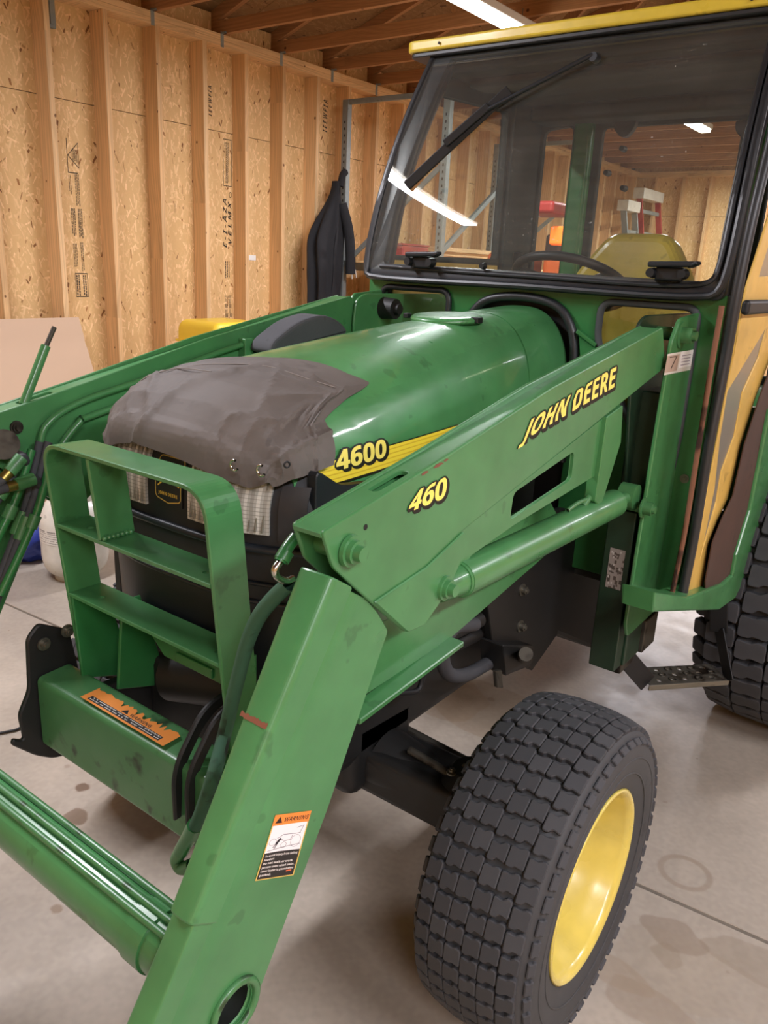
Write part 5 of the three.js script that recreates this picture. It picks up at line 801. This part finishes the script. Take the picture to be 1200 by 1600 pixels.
  P('control_lever', [cyl([-1.42, 1.1, -2.7], [-1.4, 1.52, -2.62], 0.009, 0.009, 10), cyl([-1.4, 1.5, -2.622], [-1.399, 1.58, -2.608], 0.02, 0.016, 14)], M.black);
}
// far mast top shroud: a dark plastic guard beside the hood
part(T, 'hose_shroud', plateX([[-1.444, 1.294], [-1.458, 1.322], [-1.545, 1.368], [-1.638, 1.386], [-1.709, 1.369], [-1.757, 1.333], [-1.546, 1.268]], -1.52, -1.44, { r: 0.04, bevel: 0.01, seg: 3 }), M.rubberDust);

// ---------- vinyl cover lying over the nose of the hood ----------
{
  const c = thing('hood_cover', 'wrinkled dark grey vinyl cover draped over the front of the green hood', 'cover', [XC, 1.1, -1.0]);
  const REAR = [[0.0, -0.99], [0.3, -1.03], [0.44, -1.06], [0.49, -1.085], [0.53, -1.112], [0.6, -1.135], [0.68, -1.155], [0.735, -1.185], [0.745, -1.165], [0.76, -1.1], [0.785, -1.045], [0.8, -1.015], [0.86, -1.006], [0.91, -0.996], [0.96, -0.978], [1.0, -0.96]];
  const rearZ = (f) => { let i = 0; while (i < REAR.length - 2 && f > REAR[i + 1][0]) i++; const a = REAR[i], b = REAR[i + 1]; return lerp(a[1], b[1], Math.min(1, (f - a[0]) / (b[0] - a[0]))); };
  const fold = (x, c, w) => Math.exp(-Math.pow((x - c) / w, 2));
  const nose = (f, t) => {   // f over the arc, t from the rear edge (0) to the front hem (1)
    const s = 1 - Math.abs(f - 0.5) * 2, k = t / 0.78, z = k < 1 ? lerp(rearZ(f), -0.88, k) : -0.88 + 0.03 * Math.sin((t - 0.78) / 0.22 * 1.5708);
    const p = hoodAt(Math.min(z, -0.872), f, 0.008);
    if (k >= 1) { const d = (t - 0.78) / 0.22, hem = (0.058 + 0.006 * Math.sin(f * 13)) * smooth(0.12, 0.5, s); p[1] -= hem * d * d; }
    p[2] = z - 0.055 * Math.pow(Math.abs((p[0] - XC) / 0.25), 3) * smooth(0.5, 1, t);
    const rdg = (a, b) => 1 - Math.abs(2 * noise(a, b) - 1);
    let q = 0.003 + 0.009 * (fbm(f * 6 + 3, t * 3 + 1, 0, 3) - 0.4) * smooth(0, 0.2, t) + (0.006 * Math.pow(rdg(f * 5 + t * 2.2, t * 3.1 - f * 2 + 7), 3) + 0.004 * Math.pow(rdg(f * 11 - t * 3 + 20, t * 5 + f * 3), 4)) * smooth(0.02, 0.25, t);
    q += 0.006 * fold(f + 0.12 * t, 0.56, 0.012) * smooth(0.1, 0.4, t) + 0.005 * fold(f - 0.2 * t, 0.28, 0.012) * smooth(0.15, 0.35, t) * (1 - smooth(0.6, 0.9, t));
    q += 0.004 * fold(t + 0.25 * f, 0.5, 0.018) + 0.004 * fold(t - 0.15 * f, 0.12, 0.012);
    q += f > 0.78 ? (0.012 * smooth(0.78, 0.9, f) * (1 + 0.5 * Math.sin(t * 9 + 2)) + 0.006 * fold(f, 0.845, 0.01)) : 0;     // the loose corner flap
    const out = new THREE.Vector3(p[0] - XC, (p[1] - 1.1) * 1.2, 0.06 * t).normalize(); q = Math.max(0, q);
    return [p[0] + out.x * q, p[1] + out.y * q, p[2] + out.z * q];
  };
  part(c, 'cover_sheet', surface(150, 80, (u, v) => nose(lerp(0.932, 0.1, u), v), 0.0016), M.vinyl);
  part(c, 'hem_hook', [[-0.921, 1.204, -0.845], [-0.861, 1.207, -0.845]].map((p) => { const t = new THREE.TorusGeometry(0.0085, 0.0022, 8, 20, 4.4); t.rotateZ(1.3); t.translate(p[0], p[1], p[2]); return flat(t); }), M.chrome);
  part(c, 'grommet', [[-0.842, 1.222, -0.859]].map((p) => { const t = new THREE.TorusGeometry(0.0045, 0.0016, 8, 18); t.rotateY(1.2); t.translate(p[0] + 0.022, p[1], p[2]); return flat(t); }), M.black);
  const crease = (pts) => tube(pts.map(([f, t]) => { const p = nose(f, t), q = hoodAt(-1, f); return [p[0], p[1] + 0.0004, p[2]]; }), 0.001, 60, 6);
  part(c, 'seam', [crease([[0.36, 0.2], [0.45, 0.24], [0.55, 0.26], [0.65, 0.27], [0.72, 0.24]]), crease([[0.26, 0.42], [0.34, 0.44], [0.42, 0.4], [0.5, 0.46]])], M.crease);
}

// ---------- other things in the garage ----------
{ // sheet of cardboard leaning on the studs
  const t = thing('cardboard_sheet', 'large tan cardboard sheet leaning against the wall studs behind the far loader arm', 'cardboard', [-4.72, 0, -2.6]);
  const z0 = -1.3, z1 = [-4.85, 1.079, -3.127][2], y1 = 1.085, sl = (y) => -4.925 + (1.1 - y) * 0.24;
  const g = surface(10, 20, (u, v) => { const y = lerp(0.004, y1, v), zz = lerp(z0, lerp(z1 - 0.105, z1, v), u); const fold = 0.012 * Math.exp(-Math.pow((y - 0.93) / 0.012, 2)) + 0.01 * Math.exp(-Math.pow((y - 0.8) / 0.012, 2)); return [sl(y) + 0.02 - fold + 0.006 * Math.sin(zz * 5), y, zz]; }, 0.006);
  part(t, 'sheet', g, M.card);
}
{ // propane tank
  const b = [-3.335, 0, -2.03], t = thing('propane_tank', 'white steel propane tank with a collar on the floor beside the wall', 'tank', b);
  const prof = [[0.0, 0.03], [0.1, 0.028], [0.135, 0.05], [0.151, 0.1], [0.153, 0.16], [0.153, 0.27], [0.149, 0.31], [0.13, 0.36], [0.09, 0.395], [0.03, 0.405], [0, 0.405]];
  const body = part(t, 'tank_body', lathe(new THREE.SplineCurve(prof.map((p) => new THREE.Vector2(...p))).getPoints(60).map((p) => [Math.max(0, p.x), p.y]), b, [0, 1, 0], 48), M.white);
  part(t, 'foot_ring', [lathe([[0.098, 0.0], [0.102, 0.0], [0.104, 0.05], [0.1, 0.05], [0.098, 0]], b, [0, 1, 0], 40)], M.white);
  part(t, 'collar', [lathe([[0.098, 0.375], [0.102, 0.375], [0.102, 0.47], [0.106, 0.475], [0.098, 0.475], [0.098, 0.375]], b, [0, 1, 0], 40)], M.white);
  part(t, 'valve', [cyl([b[0], 0.4, b[2]], [b[0], 0.45, b[2]], 0.02, 0.016, 16), cyl([b[0], 0.45, b[2]], [b[0], 0.47, b[2]], 0.026, 0.026, 12), cyl([b[0], 0.43, b[2]], [b[0] + 0.05, 0.43, b[2]], 0.012, 0.012, 12)], M.steel);
  const lab = print(512, 160, (c, w, h) => { c.fillStyle = '#d8d4cc'; c.fillRect(0, 0, w, h); c.fillStyle = '#6a6660'; for (let r = 0; r < 6; r++) for (let i = 0; i < 40; i++) if (hash(i, r + 40) > 0.25) c.fillRect(8 + i * 12.4, 10 + r * 25, 9, r === 0 ? 16 : 7); });
  part(body, 'printed_label', surface(24, 2, (u, v) => { const a = lerp(2.2, 0.1, u); return [b[0] + Math.cos(a) * 0.1545, lerp(0.2, 0.27, v), b[2] + Math.sin(a) * 0.1545]; }), lab, { keepUV: true });
}
{ // blue bag behind the tank
  const b = [-3.72, 0, -2.0], t = thing('plastic_bag', 'crumpled shiny blue plastic bag on the floor behind the white tank', 'bag', b);
  const g = new THREE.SphereGeometry(1, 40, 28), p = g.attributes.position; for (let i = 0; i < p.count; i++) { const x = p.getX(i), y = p.getY(i), z = p.getZ(i), k = 0.8 + 0.4 * fbm(x * 3 + 5, z * 3 + y * 2 + 5, 0, 4); p.setXYZ(i, b[0] + x * 0.17 * k, Math.max(0.002, 0.13 + y * 0.14 * k), b[2] + z * 0.16 * k); } g.computeVertexNormals();
  part(t, 'bag_body', [flat(g)], M.blue);
}
{ // small carton by the wall
  const t = thing('carton', 'small brown and white carton on the floor by the wall', 'box', [-4.3, 0, -2.75]);
  part(t, 'carton_body', boxAt(-4.5, -4.15, 0.001, 0.3, -3.0, -2.55, 0.006), M.card); part(t, 'carton_flap', [boxAt(-4.5, -4.15, 0.3, 0.306, -2.78, -2.55, 0.002), boxAt(-4.149, -4.146, 0.08, 0.22, -2.9, -2.65, 0.001)], M.white);
}
{ // yellow chair seat beyond the arm
  const a = [-4.5, 1.079, -3.962], x = -4.45, z = -3.98, t = thing('storage_bin', 'yellow rounded plastic bin against the studs beyond the far loader arm', 'bin', [x, 0, z]);
  part(t, 'bin_body', [plateX([[z - 0.27, 0.004, 0.03], [z + 0.27, 0.004, 0.03], [z + 0.25, 1.082, 0.09], [z - 0.25, 1.082, 0.09]], x - 0.2, x + 0.2, { bevel: 0.035, seg: 5, curve: 16 })], M.yellowPlain);
  part(t, 'bin_lid', [plateX([[z - 0.262, 0.93, 0.005], [z + 0.262, 0.93, 0.005], [z + 0.262, 0.945, 0.005], [z - 0.262, 0.945, 0.005]], x - 0.203, x + 0.203, { bevel: 0.004 })], M.yellowPlain);
}
// storage rack of grey uprights along the side wall
const RZ0 = -5.72, RZ1 = -8.3, RXa = -4.86, RXb = -3.8;
{
  const t = thing('storage_rack', 'tall grey steel storage rack with wooden shelves standing along the side wall', 'rack', [-4.58, 0, -6.9]);
  const post = (x, z) => { const u = part(t, 'upright', [boxAt(x - 0.03, x + 0.03, 0.0, 2.83, z - 0.004, z + 0.001, 0.001), boxAt(x - 0.031, x - 0.027, 0, 2.83, z - 0.05, z, 0.001), boxAt(x + 0.027, x + 0.031, 0, 2.83, z - 0.05, z, 0.001)], M.galv); part(u, 'slot', [...Array(24)].map((_, i) => boxAt(x - 0.006, x + 0.006, 1.45 + i * 0.052, 1.47 + i * 0.052, z + 0.0005, z + 0.0022, 0.0003)), M.black); };
  for (const z of [RZ0, RZ1]) for (const x of [RXa + 0.03, RXb]) post(x, z);
  for (const z of [RZ0, RZ1]) { part(t, 'top_brace', [boxAt(RXa + 0.03, RXb, 2.792, 2.832, z - 0.03, z - 0.006, 0.003)], M.galv); part(t, 'cross_brace', [barBox([RXa + 0.06, 1.5, z - 0.025], [RXb - 0.02, 2.3, z - 0.025], 0.02, 0.04)], M.galv); }
  part(t, 'beam', [barBox([RXb, 1.62, RZ0 - 0.03], [RXb, 2.2, RZ0 - 0.9], 0.03, 0.04)], M.galv);
  for (const y of [0.35, 1.0, 1.45]) { for (const x of [RXa + 0.03, RXb]) part(t, 'beam', boxAt(x - 0.02, x + 0.02, y, y + 0.07, RZ1, RZ0 - 0.05, 0.004), M.galv); part(t, 'shelf', boxAt(RXa + 0.02, RXb, y + 0.072, y + 0.09, RZ1 + 0.02, RZ0 - 0.06, 0.002), M.osb); }
}
{ // things on the rack
  const sh = (y) => y + 0.0905;
  const box = (n, lab, cat, x, y, z, w, h, d, m, extra) => { const t = thing(n, lab, cat, [x, y, z]); part(t, 'body', boxAt(x - w / 2, x + w / 2, y, y + h, z - d / 2, z + d / 2, 0.008, 2), m); if (extra) extra(t); else part(t, 'lid', boxAt(x - w / 2 - 0.006, x + w / 2 + 0.006, y + h, y + h + 0.018, z - d / 2 - 0.006, z + d / 2 + 0.006, 0.004), m); return t; };
  box('tool_box', 'red plastic tool box on the middle shelf of the grey rack', 'toolbox', -4.4, sh(1.45), -6.05, 0.3, 0.14, 0.4, M.red);
  box('fuel_can', 'orange plastic can on the lower shelf of the grey rack', 'can', -4.4, sh(1.0), -6.0, 0.26, 0.28, 0.3, M.orange, (t) => part(t, 'cap', cyl([-4.4, sh(1.0) + 0.28, -5.95], [-4.4, sh(1.0) + 0.32, -5.95], 0.03, 0.03, 16), M.black));
  for (let i = 0; i < 4; i++) { const t = thing('lumber', ['long pale board lying lowest on the rack shelf', 'long pale board second from the bottom on the rack shelf', 'long pale board third from the bottom on the rack shelf', 'long pale board lying topmost on the rack shelf'][i], 'board', [-4.5, sh(1.45), -7.2], 'boards on the rack shelf'); part(t, 'board', boxAt(-4.7 + 0.02 * i, -4.4 + 0.03 * i, sh(1.45) + i * 0.0395, sh(1.45) + 0.0385 + i * 0.0395, -8.2, -6.3 - 0.06 * i, 0.002), M.stud[i % 3], { swap: true, off: [i * 0.2, i] }); }
  box('storage_tote', 'grey lidded tote on the lower shelf of the rack', 'tote', -4.5, sh(1.0), -6.9, 0.4, 0.26, 0.6, M.grey);
  box('storage_tote', 'white lidded tote on the lowest shelf of the rack', 'tote', -4.5, sh(0.35), -6.2, 0.4, 0.3, 0.6, M.white);
}
{ // jacket hung on the rack upright
  const t = thing('jacket', 'dark jacket hanging from the grey rack upright near the cab', 'jacket', [-4.85, 1.1, -5.5]);
  const px = -4.80, pz = RZ0 + 0.07;
  const body = surface(90, 60, (u, v) => {
    const y = lerp(2.18, 1.02, v), w = lerp(0.05, 0.27, smooth(0, 0.45, v)) , a = u * 6.2832, r = 1 + 0.24 * Math.sin(a * 6 + v * 2.5 + 2 * noise(u * 5, v * 3)) * smooth(0.05, 0.4, v) + 0.2 * (noise(u * 9, v * 5) - 0.5);
    return [px - 0.03 + Math.cos(a) * 0.09 * (0.5 + 0.5 * smooth(0, 0.4, v)) * r, y, pz + 0.02 + smooth(0, 0.5, v) * 0.13 + Math.sin(a) * w * 0.62 * r];
  });
  part(t, 'jacket_body', body, M.cloth);
  part(t, 'sleeve', tube([[px + 0.02, 2.0, pz - 0.0], [px + 0.06, 1.8, pz - 0.05], [px + 0.07, 1.6, pz - 0.08], [px + 0.07, 1.42, pz - 0.09]], 0.045, 30, 14), M.cloth);
  part(t, 'hanging_loop', tube([[px, 2.14, pz], [px + 0.01, 2.24, pz - 0.02], [px + 0.01, 2.26, pz - 0.05]], 0.03, 16, 10), M.cloth);
  part(t, 'drawstring', [cyl([px + 0.1, 1.46, pz - 0.07], [px + 0.1, 1.38, pz - 0.08], 0.005, 0.005, 8), cyl([px + 0.1, 1.46, pz - 0.12], [px + 0.1, 1.39, pz - 0.14], 0.005, 0.005, 8)], M.white);
  part(t, 'lining', surface(24, 8, (u, v) => { const a = u * 6.2832, y = lerp(1.12, 0.95, v); return [px - 0.02 + Math.cos(a) * 0.085, y, pz + 0.14 + Math.sin(a) * 0.15 * (1 + 0.1 * Math.sin(a * 6))]; }), M.clothTan);
}
{ // orange machine parked behind, seen through the cab
  const x = -3.05, z = -5.6, t = thing('riding_mower', 'orange machine with a red canopy and amber lamp parked behind the tractor', 'mower', [x, 0, z]);
  part(t, 'hood', [plateX([[z + 0.5, 0.55, 0.05], [z + 0.5, 0.95, 0.1], [z - 0.1, 1.1, 0.08], [z - 0.1, 0.5]], x - 0.3, x + 0.3, { bevel: 0.03, seg: 3 })], M.orange);
  part(t, 'fender', [-1, 1].map((s) => boxAt(x + s * 0.38, x + s * 0.12, 1.2, 1.66, z - 0.8, z - 0.25, 0.06, 3)), M.orange);
  const cv = part(t, 'canopy', boxAt(x - 0.22, x + 0.2, 1.94, 2.03, z - 0.7, z - 0.2, 0.03, 3), M.red);
  part(cv, 'canopy_post', [[-0.18, -0.66], [0.16, -0.66]].map(([a, b]) => cyl([x + a, 0.9, z + b], [x + a, 1.95, z + b], 0.02, 0.02, 10)), M.black);
  part(t, 'amber_lamp', [boxAt(x + 0.12, x + 0.24, 1.72, 1.86, z - 0.42, z - 0.34, 0.02)], new THREE.MeshStandardMaterial({ color: 0xff8a30, emissive: 0xff6a18, emissiveIntensity: 0.8 }));
  part(t, 'seat', [boxAt(x - 0.11, x + 0.11, 1.2, 1.3, z - 0.75, z - 0.4, 0.03, 3), boxAt(x - 0.11, x + 0.11, 1.3, 1.82, z - 0.82, z - 0.74, 0.03, 3)], M.grey);
  part(t, 'chassis', boxAt(x - 0.28, x + 0.28, 0.3, 0.95, z - 1.0, z + 0.45, 0.03), M.black);
  for (const [a, b, r] of [[-0.45, -0.7, 0.42], [0.45, -0.7, 0.42], [-0.36, 0.3, 0.28], [0.36, 0.3, 0.28]]) { const w = part(t, 'wheel', lathe([[0.1, -0.09], [r * 0.6, -0.1], [r * 0.95, -0.08], [r, -0.05], [r, 0.05], [r * 0.95, 0.08], [r * 0.6, 0.1], [0.1, 0.09]], [x + a, r, z + b], [1, 0, 0], 40), M.rubber); part(w, 'wheel_rim', lathe([[0.0, -0.07], [r * 0.58, -0.08], [r * 0.58, 0.08], [0, 0.07]], [x + a, r, z + b], [1, 0, 0], 30), M.white); }
}
{ // ladders by the back wall
  const ladder = (lab, x, z, m, tall, w) => {
    const t = thing('step_ladder', lab, 'ladder', [x, 0, z], undefined);
    for (const s of [0, w]) { part(t, 'rail', barBox([x, 0.0, z - s], [x - 0.5, tall, z - s], 0.03, 0.08), m); }
    for (let y = 0.3; y < tall - 0.1; y += 0.3) part(t, 'rung', barBox([x - 0.5 * y / tall, y, z - w], [x - 0.5 * y / tall, y, z], 0.03, 0.05), M.galv);
    part(t, 'top_cap', boxAt(x - 0.58, x - 0.42, tall - 0.06, tall + 0.08, z - w - 0.03, z + 0.03, 0.01), M.white);
  };
  ladder('red and white ladder leaning on the side wall behind the cab', -3.92, -11.62, M.red, 2.62, 0.75);
  ladder('shorter pale ladder without red rails leaning on the side wall', -3.92, -11.1, M.galv, 2.42, 0.4);
}
{ // grey folding chair back by the mower
  const x = -2.02, z = -5.3, t = thing('garden_chair', 'pale grey chair standing behind the tractor beside the orange machine', 'chair', [x, 0, z]);
  part(t, 'backrest', surface(14, 10, (u, v) => [x + lerp(-0.25, 0.25, u), lerp(1.0, 1.68, v) - 0.05 * Math.pow(2 * u - 1, 2), z - 0.06 * v + 0.06 * Math.pow(2 * u - 1, 2)], 0.02), M.grey);
  part(t, 'seat', boxAt(x - 0.24, x + 0.24, 0.9, 0.95, z, z + 0.45, 0.02, 2), M.grey);
  for (const [a, b] of [[-0.22, 0.02], [0.22, 0.02], [-0.22, 0.42], [0.22, 0.42]]) part(t, 'leg', cyl([x + a, 0, z + b], [x + a, 0.91, z + b], 0.018, 0.018, 12), M.galv);
}
{ // thin cord on the floor at the left
  const t = thing('cord', 'thin black cord lying on the floor left of the front frame', 'cord', [-2.31, 0, -1.113]);
  part(t, 'cord_body', tube([[-2.316, 0.006, -1.013], [-2.313, 0.006, -1.073], [-2.297, 0.006, -1.112], [-2.287, 0.006, -1.136], [-2.293, 0.006, -1.182], [-2.261, 0.006, -1.22]], 0.0045, 40, 8), M.black);
}
renderer.shadowMap.enabled = true;
scene.traverse((o) => { delete o.parentThing; });
renderer.render(scene, camera);
